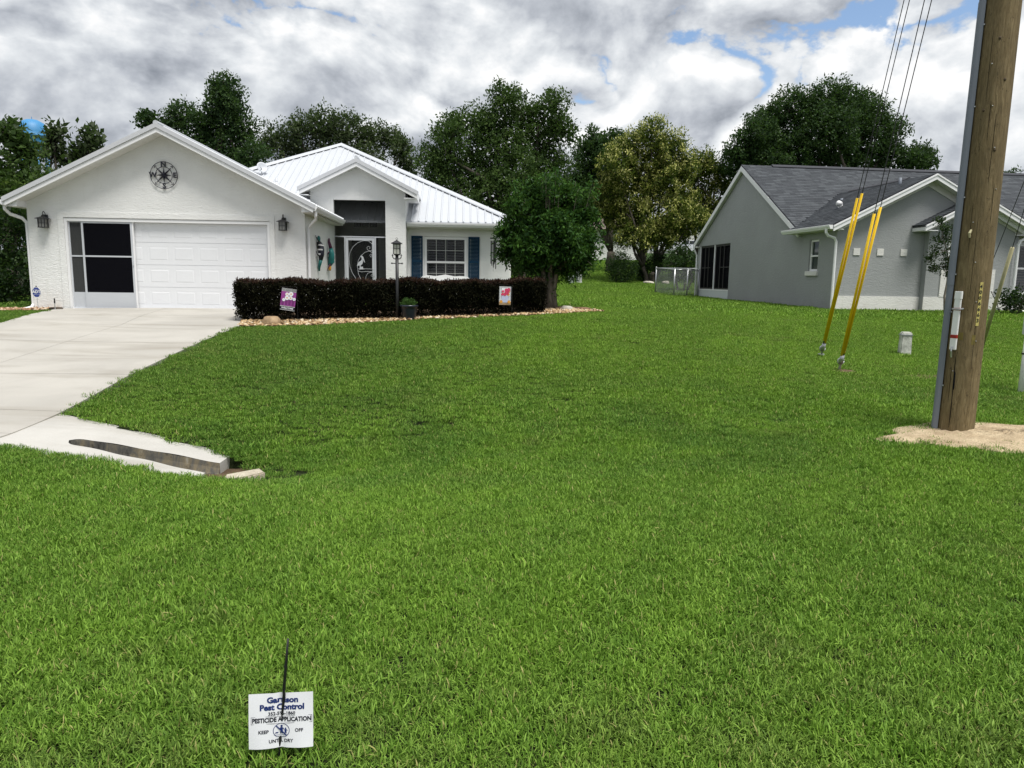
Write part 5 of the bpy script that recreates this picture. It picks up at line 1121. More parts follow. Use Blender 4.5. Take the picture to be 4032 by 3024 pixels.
# roofs: decks plus overlapping shingles
RB = plain('roof_deck', (.05, .052, .06), .9)
m = MB(); zr = SZ + KS * (SVC - SV0)
m.slab([(-.15, SV0, SZ), (18.4, SV0, SZ), (18.4, SVC, zr), (-.15, SVC, zr)], .08); m.slab([(-.15, SVC, zr), (18.4, SVC, zr), (18.4, SV1, SZ), (-.15, SV1, SZ)], .08)
mroof = m.build('main_roof', RB, G)
KW = .50; ZW = 2.51; WU0, WUC, WU1 = -.36, 2.776, 5.91; wz = ZW + KW * (WUC - WU0); vback = SV0 + (wz - SZ) / KS + .3
m = MB(); m.slab([(WU0, -.34, ZW), (WUC, -.34, wz), (WUC, vback, wz), (.05, 2.65, ZW + KW * .41), (WU0, 2.5, ZW)], .07); m.slab([(WUC, -.34, wz), (WU1, -.34, ZW), (WU1, vback, ZW), (WUC, vback, wz)], .07); wroof = m.build('wing_roof', RB, G)
KE = .49; EU0, EUC, EU1 = 2.40, 4.22, 6.04; EZ = 2.56; ez = EZ + KE * (EUC - EU0)
m = MB(); m.slab([(EU0, -.56, EZ), (EUC, -.56, ez), (EUC, 2.2, ez), (EU0, 2.2, EZ)], .06); m.slab([(EUC, -.56, ez), (EU1, -.56, EZ), (EU1, 2.6, EZ), (EUC, 2.6, ez)], .06); eroof = m.build('entry_roof', RB, G)
m = MB(); m.slab([(5.6, .55, 2.50), (18.4, .55, 2.50), (18.4, SV0 + .2, SZ + .7), (5.6, SV0 + .2, SZ + .7)], .07); m.build('front_eave_roof', RB, G)
def shingles(name, org, ax, up_, length, rise, keep, parent, expo=.142, tab=.31, seed=0):
    """Courses of overlapping tabs: ax along the eave, up_ up the slope (unit vectors)."""
    g = np.random.default_rng(seed); org, ax, up_ = np.array(org), np.array(ax, float), np.array(up_, float); nn = np.cross(ax, up_); nn *= np.sign(nn[2])
    V, F, A = [], [], []; rows = int(rise / expo)
    for r_ in range(rows + 1):
        x = -g.uniform(0, tab)
        while x < length:
            w_ = tab * g.uniform(.55, 1.25); a, b = max(x, 0), min(x + w_ - .004, length); x += w_
            if b - a < .03: continue
            y0, y1 = r_ * expo, min((r_ + 1) * expo + .02, rise); mid = org + ax * (a + b) / 2 + up_ * (y0 + y1) / 2
            if y1 - y0 < .02 or not keep(mid): continue
            lift = g.uniform(.012, .020); n = len(V)
            V += [org + ax * a + up_ * y0 + nn * lift, org + ax * b + up_ * y0 + nn * lift, org + ax * b + up_ * y1 + nn * .004, org + ax * a + up_ * y1 + nn * .004, org + ax * a + up_ * y0, org + ax * b + up_ * y0]
            F += [(n, n + 1, n + 2, n + 3), (n + 4, n + 5, n + 1, n)]; A += [g.beta(1.7, 1.7)] * 6
    me = fast_mesh(name, np.array(V), np.array(F), 4, {'rnd': np.array(A)}); o = link(name, me, MT['shingle'], parent); o['kind'] = 'stuff'; return o
cs_ = math.hypot(1, KS); upS = (0, 1 / cs_, KS / cs_)
shingles('shingle_layer', (-.16, SV0 - .02, SZ + .002), (1, 0, 0), upS, 18.5, (SVC - SV0 + .02) * cs_, lambda p: not (WU0 < p[0] < WU1 and p[2] < ZW + KW * (WUC - WU0 - abs(p[0] - WUC)) - .03), mroof, seed=1)
cw_ = math.hypot(1, KW); vl = lambda p: p[2] > SZ + KS * (p[1] - SV0) - .05
shingles('shingle_layer', (WU0 - .02, -.35, ZW + .002), (0, 1, 0), (1 / cw_, 0, KW / cw_), vback + .3, (WUC - WU0) * cw_, vl, wroof, seed=2)
shingles('shingle_layer', (WU1 + .02, -.35, ZW + .002), (0, 1, 0), (-1 / cw_, 0, KW / cw_), vback + .3, (WUC - WU0) * cw_, vl, wroof, seed=3)
ce_ = math.hypot(1, KE)
shingles('shingle_layer', (EU0 - .02, -.57, EZ + .002), (0, 1, 0), (1 / ce_, 0, KE / ce_), .60, (EUC - EU0) * ce_, lambda p: True, eroof, seed=4)
shingles('shingle_layer', (EU1 + .02, -.57, EZ + .002), (0, 1, 0), (-1 / ce_, 0, KE / ce_), 2.5, (EUC - EU0) * ce_, lambda p: True, eroof, seed=5)
shingles('shingle_layer', (5.95, .53, 2.502), (1, 0, 0), (0, .9, .435), 12.4, 1.6, lambda p: True, mroof, seed=6)
for k in range(60):      # ridge caps
    m = MB(); u_ = -.16 + k * .31; m.add([(u_, SVC - .13, zr - .055), (u_, SVC, zr + .03), (u_, SVC + .13, zr - .055), (u_ + .33, SVC - .13, zr - .068), (u_ + .33, SVC, zr + .017), (u_ + .33, SVC + .13, zr - .068)], [(0, 1, 4, 3), (1, 2, 5, 4), (0, 2, 1)]); m.build('ridge_shingle', RB, mroof)
m = MB(); m.prism([(SVC - .16, zr - .03), (SVC - .12, zr + .015), (SVC, zr + .075), (SVC + .12, zr + .015), (SVC + .16, zr - .03)], 'x', 1.05, 18); m.build('ridge_vent', RB, mroof)
m = MB(); m.prism([(WUC - .14, wz - .03), (WUC - .1, wz + .012), (WUC, wz + .062), (WUC + .1, wz + .012), (WUC + .14, wz - .03)], 'y', .9, 4.0); m.build('ridge_vent', RB, wroof)
# trim of the side gable
for (a, b) in ((SV0 + .02, SVC), (SV1 - .02, SVC)):
    za, zb_ = SZ - .10, zr - .10
    m = MB(); m.prism([(a, za - .11), (b, zb_ - .11), (b, zb_ + .075), (a, za + .075)], 'x', -.17, -.135); m.build('fascia', TR, mroof)
    m = MB(); m.prism([(a, za - .05), (b, zb_ - .05), (b, zb_ - .035), (a, za - .035)], 'x', -.135, 0); m.build('soffit', MT['soffit'], mroof)
m = MB(); m.box(-.135, .15, SV1 - .45, SV1 - .02, SZ - .16, SZ - .10); m.build('soffit', MT['soffit'], mroof)
def grey_rake(parent, c, e0, e1, z0, zc_, v0, vw):
    for e in (e0, e1):
        m = MB(); m.prism([(e, z0 - .17), (c, zc_ - .17), (c, zc_ - .055), (e, z0 - .055)], 'y', v0, v0 + .035); m.build('fascia', TR, parent)
        m = MB(); m.prism([(e, z0 - .052), (c, zc_ - .052), (c, zc_ - .005), (e, z0 - .005)], 'y', v0 - .02, v0 + .03); m.build('rake_trim', TR, parent)
        m = MB(); m.prism([(e, z0 - .12), (c, zc_ - .12), (c, zc_ - .105), (e, z0 - .105)], 'y', v0 + .035, vw); m.build('soffit', MT['soffit'], parent)
        s_ = 1 if e < c else -1
        m = MB(); m.prism([(e + .36 * s_, z0 + .36 * KW - .32), (c, zc_ - .32), (c, zc_ - .12), (e + .36 * s_, z0 + .36 * KW - .12)], 'y', vw - .025, vw); m.build('frieze', CS, parent)
grey_rake(wroof, WUC, WU0 + .02, WU1 - .02, ZW - .005, wz - .005, -.37, 0); grey_rake(eroof, EUC, EU0 + .02, EU1 - .02, EZ - .005, ez - .005, -.58, -.2)
m = MB(); m.box(EU0, EU0 + .03, -.56, 0, 2.40, 2.53); m.box(EU0 + .03, 2.83, -.56, 0, 2.40, 2.42); m.build('eave_box', TR, eroof)
m = MB(); m.box(WU0 + .02, 0, -.34, 2.3, 2.39, 2.41); m.build('soffit', MT['soffit'], wroof)
gutter((WU0, -.36, 2.40), (WU0, 2.55, 2.40), (-1, 0, 0), G); gutter((6.1, .53, 2.39), (18.3, .53, 2.39), (0, -1, 0), G)
spout([(WU0 - .06, -.12, 2.40), (WU0 - .06, -.12, 2.31), (WU0 + .02, -.10, 2.22), (-.12, -.085, 2.16), (-.06, -.08, 2.05), (-.06, -.08, .2), (-.06, -.1, .06), (-.06, -.22, .01)], G, .04, .05)
spout([(6.25, -.30, 2.42), (6.2, -.30, 2.34), (5.95, -.28, 2.26), (5.78, -.28, 2.18), (5.72, -.28, 2.05), (5.72, -.28, .15), (5.74, -.3, .05), (5.78, -.42, .01)], G, .042, .055)
spout([(-.18, 11.2, 2.40), (-.18, 11.2, 2.3), (-.1, 11.22, 2.15), (-.03, 11.22, 2.0), (-.03, 11.22, .1)], G, .035, .045)
rv = on_house(G, 'roof_vent', 'white hooded exhaust vent on the grey shingle roof', 'vent', (1.14, 1.87, 3.22)); f = MB(); f.tube([(0, 0, -.05), (0, 0, .10), (-.03, -.03, .17), (-.12, -.10, .18), (-.17, -.15, .12)], .075, 10); f.build('hood', TR, rv, smooth=True); f = MB(); f.box(-.15, .15, -.15, .15, -.05, -.03); f.build('flange', TR, rv, rot=(0, R(-26), 0))
for (p, h, lab) in (((2.36, .72, 3.82), .26, 'tall grey vent pipe near the ridge of the front gable'), ((1.87, 3.04, 3.58), .12, 'short dark vent pipe in the roof valley')):
    rv = on_house(G, 'vent_pipe', lab, 'pipe', p); f = MB(); f.tube([(0, 0, -.1), (0, 0, h)], .045, 9); f.build('pipe', MT['grey_pvc'], rv, smooth=True); f = MB(); f.lathe([(.1, -.08), (.08, .0), (.05, .05)], 10); f.build('flashing', RB, rv)
# white edging of the mulch bed
m = MB(); pts = [gh(*p) for p in ((5.5, -.95), (6.5, -1.05), (7.6, -1.15), (9.6, -1.15))]
m.tube([(x, y, gz(x, y) + .05) for x, y in pts], .05, 6); e_ = m.build('bed_edging', CS); tag(e_, 'low white edging strip around the mulch bed by the grey house', 'edging')

# ================================================================== things in the garden
BM = MT['black_metal']
lx, ly = -2.43, 15.0
lp = thing('lamp_post', 'black garden lamp post with ladder bar standing in the pebbles before the hedge', 'lamp post', (lx, ly, gz(lx, ly)), R(4))
f = MB(); f.tube([(0, 0, -.1), (0, 0, .5), (0, 0, 1.33)], (.038, .035, .033), 12); f.build('post', BM, lp, smooth=True)
f = MB(); f.tube([(-.10, 0, 1.17), (.10, 0, 1.17)], .009, 6); f.ball((-.105, 0, 1.17), .018); f.ball((.105, 0, 1.17), .018); f.build('ladder_bar', BM, lp, smooth=True)
for s_ in (-1, 1):
    f = MB(); f.tube([(s_ * .03, 0, 1.26), (s_ * .065, 0, 1.265), (s_ * .088, 0, 1.30), (s_ * .09, 0, 1.335)], (.011, .010, .009, .008), 6); f.tube([(s_ * .09, 0, 1.325), (s_ * .088, 0, 1.36)], (.022, .002), 6); f.build('anchor_bracket', BM, lp)
f = MB(); f.lathe([(.05, 1.33), (.085, 1.345), (.088, 1.36), (.06, 1.365)], 4); lc_ = f.build('lantern_base', BM, lp, rot=(0, 0, R(45)))
f = MB()
for sx in (-1, 1):
    for sy in (-1, 1): f.box(sx * .066 - .007, sx * .066 + .007, sy * .066 - .007, sy * .066 + .007, 1.355, 1.57)
for sy in (-1, 1):
    f.box(-.06, .06, sy * .066 - .003, sy * .066 + .003, 1.47, 1.477); f.box(-.003, .003, sy * .066 - .003, sy * .066 + .003, 1.36, 1.56); f.box(sy * .066 - .003, sy * .066 + .003, -.06, .06, 1.47, 1.477)
f.box(-.074, .074, -.074, .074, 1.555, 1.57); f.build('lantern_cage', BM, lp)
f = MB(); f.box(-.058, .058, -.058, .058, 1.362, 1.553); f.build('glass', screenmat('lantern_glass', (.62, .62, .56), .75), lp)
for dx in (-.02, .02):
    f = MB(); f.tube([(dx, 0, 1.36), (dx, 0, 1.44), (dx, 0, 1.48)], (.010, .010, .002), 6); f.build('bulb', MT['tan_plastic'], lp)
f = MB(); f.lathe([(.155, 1.57), (.155, 1.578), (.03, 1.638), (.012, 1.65)], 4); f.build('lantern_roof', BM, lp, rot=(0, 0, R(45)))
f = MB(); f.tube([(.02 * math.cos(2 * math.pi * k / 14), 0, 1.672 + .02 * math.sin(2 * math.pi * k / 14)) for k in range(15)], .004, 5); f.build('ring', BM, lp)
# pot with a mound of green
px_, py_ = -2.17, 14.92
pt = thing('flower_pot', 'dark glazed pot with a green mound of leaves beside the lamp post', 'plant pot', (px_, py_, gz(px_, py_)))
f = MB(); f.lathe([(.115, 0), (.125, .02), (.165, .22), (.178, .27), (.190, .275), (.192, .31), (.17, .315), (.16, .28), (.12, .25)], 22); f.build('pot', MT['pot'], pt, smooth=True)
g_ = np.random.default_rng(5); q = lobe_points(g_, (0, 0, .33), .15, 160, .3, .65); q = q[q[:, 2] > .30]; leaf_cloud('plant', q, 14, .022, .04, .012, LM['fern'], pt, g_, upb=.8)
f = MB(); f.lathe([(.0, .28), (.15, .285), (.15, .29), (0, .30)], 14); f.build('potting_soil', MT['mulch'], pt)
def rock(name, label, cat, c, dims, mat, seed, rz=0.0):
    r_ = random.Random(seed); bm = bmesh.new(); bmesh.ops.create_icosphere(bm, subdivisions=3, radius=1)
    from mathutils import noise as mn
    for v in bm.verts:
        p = v.co.copy(); k = 1 + .22 * mn.noise(p * 1.3 + Vector((seed, 0, 0))) + .10 * mn.noise(p * 3.1 + Vector((0, seed, 0))) + .05 * mn.noise(p * 7)
        p = p * k; p.x = max(-.92, min(.92, p.x)); p.z = max(-.6, min(.85, p.z)); v.co = Vector((p.x * dims[0], p.y * dims[1], p.z * dims[2]))
    me = bpy.data.meshes.new(name); bm.to_mesh(me); bm.free(); me.polygons.foreach_set('use_smooth', [True] * len(me.polygons))
    o = link(name, me, mat, None, (c[0], c[1], gz(c[0], c[1]) + dims[2] * .5), (0, 0, rz)); return tag(o, label, cat)
rock('boulder', 'tan boulder at the driveway end of the hedge', 'rock', (-4.83, 14.25), (.185, .13, .135), MT['tan_rock'], 5, .2)
rock('boulder', 'pale rounded rock in the pebbles right of the small tree trunk', 'rock', (1.22, 16.35), (.15, .12, .085), MT['pale_rock'], 9, .1)
rock('driftwood', 'brown weathered log lying in the pebbles beside the pale rock', 'log', (1.58, 16.5), (.23, .09, .055), MT['brown_log'], 14, -.15)
rock('small_rock', 'two toned flat stone near the flowering privet', 'rock', (8.2, 43.6), (.35, .25, .14), MT['pale_rock'], 21)
rock('small_rock', 'pale stone at the foot of the privet stems', 'rock', (9.2, 43.5), (.25, .2, .16), MT['pale_rock'], 22)
# garden flags
def flag(name, label, cx_, cy_, zc_, wd, ht, rx, rz):
    zb_ = gz(cx_, cy_); t = thing(name, label, 'garden flag', (cx_, cy_, zb_), R(4))
    zt = zc_ - zb_ + ht / 2
    f = MB(); f.tube([(wd / 2 + .03, .015, -.1), (wd / 2 + .03, .015, zt + .03), (-wd / 2, .012, zt + .03)], .004, 5); f.build('stand', BM, t)
    h = bpy.data.objects.new('flag_cloth', None); COL.objects.link(h); h.parent = t; h.location = (0, 0, zc_ - zb_); h.rotation_euler = (0, rx, rz)
    return t, h
def disc(par, nm, x, z, r_, mat, d, n=14, petals=0):
    pts = []
    for k in range(n * (3 if petals else 1)):
        q = 2 * math.pi * k / (n * (3 if petals else 1)); rr = r_ * (1 + (.10 * math.cos(petals * q) if petals else 0)); pts.append((x + rr * math.cos(q), z + rr * math.sin(q)))
    f = MB(); f.prism(pts, 'y', -d - .0012, -d); return f.build(nm, MT[mat], par)
c1 = at(622, 647, 14.28)
t1, h1 = flag('garden_flag', 'tilted purple garden flag with white daisies and WELCOME on the hedge', c1.x, 14.30, c1.z, .29, .44, R(8), 0)
f = MB(); f.box(-.145, .145, -.002, .002, -.22, .22); f.build('cloth', MT['magenta'], h1)
f = MB(); f.box(-.145, .145, -.0035, -.002, .155, .22); f.build('band', MT['print_black'], h1); f = MB(); f.box(-.145, .145, -.0035, -.002, -.22, -.13); f.build('band', MT['print_black'], h1)
for row, n_ in ((.208, 15), (.185, 15), (.162, 15), (-.14, 15), (-.212, 15)):
    m = MB()
    for k in range(n_): m.ball((-.135 + .27 * k / (n_ - 1), -.0038, row), .007, .0008, .007, 6, 4)
    m.build('dotted_border', MT['white_plastic'], h1)
for (a, b, c, d) in ((-.13, -.075, -.12, .0), (-.06, -.005, -.115, .03), (.005, .06, -.11, .035), (.07, .125, -.115, .01)):
    f = MB(); f.prism([(a + .006, c), (b - .006, c), (b, d), (a, d)], 'y', -.0036, -.002); f.build('printed_jar', MT['plum'], h1)
for k, (x, z, r_) in enumerate(((-.03, .10, .036), (.045, .115, .044), (-.025, .03, .044), (.045, .035, .038), (-.085, -.015, .030), (.115, .02, .030))):
    disc(h1, 'daisy', x, z, r_, 'paper', .0042 + .0012 * (k % 3), petals=11); disc(h1, 'daisy_centre', x, z, r_ * .32, 'orange' if k < 4 else 'pale_blue', .0070)
link('lettering', text_mesh('WELCOME', .048, .0008, bold=.0012), MT['paper'], h1, (0, -.0045, -.176), (R(90), 0, 0))
c2 = at(1091, 639, 15.02)
t2, h2 = flag('garden_flag', 'small garden flag with pink flowers near the tree end of the hedge', c2.x, 15.04, c2.z, .245, .385, R(1), 0)
f = MB(); f.box(-.122, .122, -.002, .002, -.19, .19); f.build('cloth', MT['paper'], h2)
f = MB(); f.box(-.122, .122, -.0035, -.002, -.19, -.13); f.build('band', MT['tan_rock'], h2)
m = MB()
for k in range(9):
    for j in range(12):
        if (j > 1 and 1 < k < 7 and j < 11): continue
        m.ball((-.11 + .0275 * k, -.003, -.12 + .0265 * j), .0085, .0008, .0085, 6, 4)
m.build('polka_dots', MT['print_black'], h2)
f = MB(); f.prism([(-.06, -.14), (.05, -.14), (.075, -.02), (.055, .0), (-.055, .0), (-.075, -.02)], 'y', -.0052, -.0036); f.build('printed_jug', MT['pale_blue'], h2)
gg = random.Random(4)
for k in range(15): disc(h2, 'printed_flower', gg.uniform(-.085, .085), gg.uniform(.02, .155), gg.uniform(.020, .036), 'pink' if k % 4 else 'orange', .0054 + .0012 * (k % 4), petals=7)
for x, mt_ in ((-.08, 'orange'), (.085, 'orange')): disc(h2, 'printed_flower', x, -.125, .032, mt_, .0060, petals=6)
f = MB(); f.box(-.122, .122, -.0036, -.002, .178, .19); f.build('hem', MT['paper'], h2)
# security sign, sprinkler riser and stone block by the garage corner
p = at(82, 668, 17.05); ad = thing('security_sign', 'blue octagonal security sign on a stake by the garage corner', 'sign', (p.x, 17.05, gz(p.x, 17.05)), R(2))
f = MB(); f.tube([(.015, 0, -.1), (0, 0, .30)], .006, 6); f.build('stake', MT['galvanised'], ad)
def octo(r_, y0, y1): 
    f = MB(); f.prism([(r_ * math.cos(R(22.5 + 45 * k)), .43 + r_ * 1.22 * math.sin(R(22.5 + 45 * k))) for k in range(8)], 'y', y0, y1); return f
octo(.108, -.004, .004).build('border', MT['white_plastic'], ad); octo(.098, -.006, -.0041).build('face', MT['sign_blue'], ad)
link('lettering', text_mesh('ADT', .092, .0006, bold=.004), MT['white_plastic'], ad, (0, -.0066, .435), (R(90), 0, 0))
link('lettering', text_mesh('SECURED BY', .022, .0006), MT['white_plastic'], ad, (0, -.0066, .495), (R(90), 0, 0)); link('lettering', text_mesh('1-800-ADT-ASAP', .022, .0006), MT['white_plastic'], ad, (0, -.0066, .368), (R(90), 0, 0))
f = MB(); f.box(-.015, .015, -.006, .006, .555, .58); f.build('clip', BM, ad)
p = at(120, 664, 17.1); bl = rock('stone_block', 'dark flat stone block lying against the garage corner', 'stone', (p.x, 17.12), (.17, .10, .055), MT['dark_block'], 31)
p = at(119, 666, 16.98); sp = thing('sprinkler_riser', 'thin sprinkler riser in front of the dark stone block', 'sprinkler', (p.x, 16.98, gz(p.x, 16.98)))
f = MB(); f.tube([(0, 0, -.1), (0, 0, .17)], .011, 7); f.build('riser', MT['galvanised'], sp); f = MB(); f.lathe([(.014, .17), (.018, .19), (.018, .22), (.012, .23), (.016, .25), (.014, .285)], 8); f.build('nozzle', BM, sp)

# ================================================================== utility pole, guys, boxes
by = 6.74; bx = at(2062, 937, by).x; bz = gz(bx, by)
tp = at(2168, 0, 6.74); tdir = Vector((tp.x - bx, 0, tp.z - bz)) / (tp.z - bz)
po = thing('utility_pole', 'thick brown wooden utility pole standing in a patch of bare sand', 'utility pole', (bx, by, bz))
f = MB(); Hp = 11.0; hs = [-.3, 0, .25, .6, 1.2, 2, 3, 4.5, 6.5, 9, Hp]
n = 40; vs = []
for h in hs:
    for k in range(n):
        q = 2 * math.pi * k / n; r_ = (.157 - .0042 * h) * (1 + .006 * math.sin(3 * q + h * 1.3) + .004 * math.sin(7 * q + h * 2)); vs.append((tdir.x * h + r_ * math.cos(q), r_ * math.sin(q), h))
f.add(vs, [(i * n + k, i * n + (k + 1) % n, (i + 1) * n + (k + 1) % n, (i + 1) * n + k) for i in range(len(hs) - 1) for k in range(n)] + [tuple(range((len(hs) - 1) * n, len(hs) * n))]); f.build('shaft', MT['pole_wood'], po, smooth=True)
def onpole(q, h, out=0.0):
    r_ = .157 - .0042 * h + out; return (tdir.x * h + r_ * math.cos(R(q)), r_ * math.sin(R(q)), h)
# conduit guard on the left side
CQ = 166
f = MB()
def uguard(h, s_=1.0):
    c = Vector(onpole(CQ, h, -.005)); o = Vector((math.cos(R(CQ)), math.sin(R(CQ)), 0)); t = Vector((-o.y, o.x, 0)); return [c + t * (.036 * s_ * math.cos(R(a))) + o * (.012 + .045 * s_ * math.sin(R(a))) for a in range(0, 181, 18)]
def ug(h0, h1, s_=1.0):
    f = MB(); a, b = uguard(h0, s_), uguard(h1, s_); n = len(a); f.add(a + b, [(i, i + 1, i + 1 + n, i + n) for i in range(n - 1)] + [tuple(range(n)), tuple(range(2 * n - 1, n - 1, -1))]); return f.build('conduit_guard', MT['grey_pvc'], po, smooth=False)
ug(-.1, 1.42); ug(1.40, 3.9, 1.08); ug(3.88, 10.5)
for h in (.45, 1.15, 1.5, 2.2, 3.0, 3.7):
    f = MB(); f.tube([onpole(CQ + 16, h, .004), onpole(CQ + 14, h, .012)], .008, 6); f.build('strap_bolt', MT['galvanised'], po)
# cracks, knots and a bolt
for (q, h0, h1, w_) in ((217, .06, .75, .0035), (219, .42, .60, .008)):
    f = MB(); P_ = [onpole(q + 1.6 * math.sin(7 * h), h, .0012) for h in np.linspace(h0, h1, 9)]; f.tube(P_, [.001] + [w_] * 7 + [.001], 5); f.build('crack', MT['dark_room'], po)
for k_ in range(9):
    q = 205 + 8.5 * k_ + 5 * math.sin(k_ * 2.7); h0 = .3 + (k_ * 1.37) % 3.1; f = MB(); f.tube([onpole(q + .8 * math.sin(5 * h), h, .0004) for h in np.linspace(h0, h0 + .35 + .12 * (k_ % 4), 9)], [.0006] + [.0018] * 7 + [.0006], 4); f.build('crack', MT['dark_room'], po)
    f = MB(); c = onpole(q + 6, h0 + .3, .003); f.ball(c, .006, .006, .004, 6, 4); f.build('staple', MT['galvanised'], po)
for (q, h) in ((218, 1.84), (270, 3.2), (262, 2.6), (240, 3.55), (215, 2.95)):
    f = MB(); c = onpole(q, h, -.004); f.ball(c, .013, .010, .016); f.build('knot', plain('knot_wood', (.06, .04, .02), .8) if 'knot_wood' not in bpy.data.materials else bpy.data.materials['knot_wood'], po, smooth=True)
f = MB(); f.tube([onpole(218, 1.90, .0), onpole(218, 1.87, .03), onpole(219, 1.83, .022)], (.010, .012, .008), 6); f.build('bolt', MT['tan_plastic'], po)
# number strip
st = bpy.data.objects.new('number_strip', None); COL.objects.link(st); st.parent = po
Q0 = 268
f = MB(); c0, c1_ = Vector(onpole(Q0, 1.03, .003)), Vector(onpole(Q0 + 1, 1.43, .003)); t = Vector((-math.sin(R(Q0)), math.cos(R(Q0)), 0)) * .0135
f.add([c0 - t, c0 + t, c1_ + t, c1_ - t], [(0, 1, 2, 3)]); f.build('strip', plain('strip_yellow', (.50, .42, .13), .6), st)
for k, ch in enumerate('4006663'):
    h = 1.39 - k * .052; o = link('digit', text_mesh(ch, .046, .0004, bold=.001), MT['print_black'], st, onpole(Q0, h, .0046), (R(90), R(0), R(Q0 + 90)))
# white ground marker strapped to the pole
Qm = 206
mk = thing('pole_marker', 'white plastic cable marker with red tape strapped to the utility pole', 'marker', (bx, by, bz))
def slat(h0, h1, w_, d_, mat, nm, out=.01):
    c0, c1_ = Vector(onpole(Qm, h0, out)), Vector(onpole(Qm, h1, out)); o = Vector((math.cos(R(Qm)), math.sin(R(Qm)), 0)); t = Vector((-o.y, o.x, 0)) * w_; o = o * d_
    f = MB(); f.add([c0 - t, c0 + t, c0 + t + o, c0 - t + o, c1_ - t, c1_ + t, c1_ + t + o, c1_ - t + o], [(0, 1, 2, 3), (4, 5, 6, 7), (0, 1, 5, 4), (1, 2, 6, 5), (2, 3, 7, 6), (3, 0, 4, 7)]); return f.build(nm, mat, mk, bevel=.004)
slat(.80, 1.30, .030, .02, MT['white_plastic'], 'blade'); slat(1.27, 1.345, .033, .026, MT['white_plastic'], 'cap', .007); slat(.905, .945, .031, .022, MT['red_tape'], 'tape', .0105); slat(1.165, 1.195, .031, .022, MT['red_tape'], 'tape', .0105)
f = MB(); f.tube([onpole(Qm - 12, 1.18, .036), onpole(Qm + 10, 1.18, .036), onpole(Qm + 18, 1.185, .02)], .008, 6); f.build('strap', MT['galvanised'], mk)
f = MB(); f.tube([onpole(Qm, .83, .034), onpole(Qm, .79, .04), onpole(Qm - 2, .73, .02)], .008, 6); f.build('hook', MT['galvanised'], mk)
for (q, h, w_, hh) in ((221, .93, .05, .07), (262, .90, .03, .09)):
    c = Vector(onpole(q, h, .0015)); t = Vector((-math.sin(R(q)), math.cos(R(q)), 0)) * w_ / 2
    f = MB(); f.add([c - t + Vector((0, 0, -hh / 2)), c + t + Vector((0, 0, -hh / 2)), c + t + Vector((0, 0, hh / 2)), c - t + Vector((0, 0, hh / 2))], [(0, 1, 2, 3)]); f.build('faded_tag', plain('faded_tag', (.16, .125, .03), .8, var=.5, scale=40) if 'faded_tag' not in bpy.data.materials else bpy.data.materials['faded_tag'], po)
# guy wires: anchor, guards, wires to the pole
def solve_top(A, px, py):
    """Height on the pole to which a straight wire from A through the seen direction runs."""
    best = None
    for h in np.linspace(6, 14, 161):
        T = Vector((bx + tdir.x * h, by, bz + h)); e_ = 1e9
        for t in np.linspace(.05, .9, 60):
            P = A + (T - A) * t - Vector((0, 0, EYE)); d = P.dot(fw); e_ = min(e_, math.hypot((2016 + FSRC * P.dot(rt) / d) / DPX - px, (1512 - FSRC * P.dot(up) / d) / DPX - py))
        if best is None or e_ < best[0]: best = (e_, h)
    return best[1]
def guy(A, tops, label, gl, lift, big):
    t = thing('guy_anchor', label, 'guy anchor', A); t['group'] = 'guy anchors'
    d0 = None
    for k, (h, side, L0, L1) in enumerate(tops):
        T = Vector((bx + tdir.x * h, by, bz + h)); d_ = (T - A).normalized(); d0 = d0 or d_; sd_ = d_.cross(Vector((0, 1, 0))).normalized() * side
        f = MB(); f.tube([d_ * .22 + sd_ * .3, d_ * L0 + sd_ * .45, d_ * L1 + sd_, T - A + sd_ * 2], .0055, 5); f.build('guy_wire', MT['wire'], t)
        a, b = d_ * L0 + sd_ * .45, d_ * L1 + sd_; f = MB(); f.tube([a, b], .0175, 12); f.build('yellow_guard', MT['yellow_plastic'], t, smooth=True)
        f = MB(); f.tube([d_ * .22 + sd_ * .5, d_ * (L0 + .02) + sd_ * .45], .009, 6); f.build('grip', MT['black_metal'], t)
    f = MB(); f.tube([d0 * -.1, d0 * .16], .018, 8); f.build('anchor_rod', MT['galvanised'], t)
    f = MB(); f.tube([d0 * .12 + Vector((.045 * math.cos(q), 0, .045 * math.sin(q) + .04)) for q in np.linspace(0, 6.28, 13)], .010, 6)
    f.tube([d0 * .13, d0 * .26], .030, 8); f.build('thimble_eye', MT['galvanised'], t, smooth=True)
    if big:
        f = MB(); f.lathe([(.052, -.04), (.052, .05), (.04, .055)], 12); f.build('collar', MT['galvanised'], t)
A1 = Vector((ax1.x, ax1.y, gz(ax1.x, ax1.y))); A2 = Vector((ax2.x, ax2.y, gz(ax2.x, ax2.y)))
h1_ = solve_top(A1, 1857, 420); h2_ = solve_top(A2, 1895, 455)
guy(A1, [(h1_, -.028, .28, 2.82), (h1_ - .12, .03, .33, 2.76)], 'guy anchor with paired yellow guards and a large ring, farther from the pole', None, 0, True)
guy(A2, [(h2_, -.030, .30, 2.42), (h2_ - .12, .035, .26, 2.34)], 'guy anchor with paired yellow guards coming out of bare sand', None, 0, False)
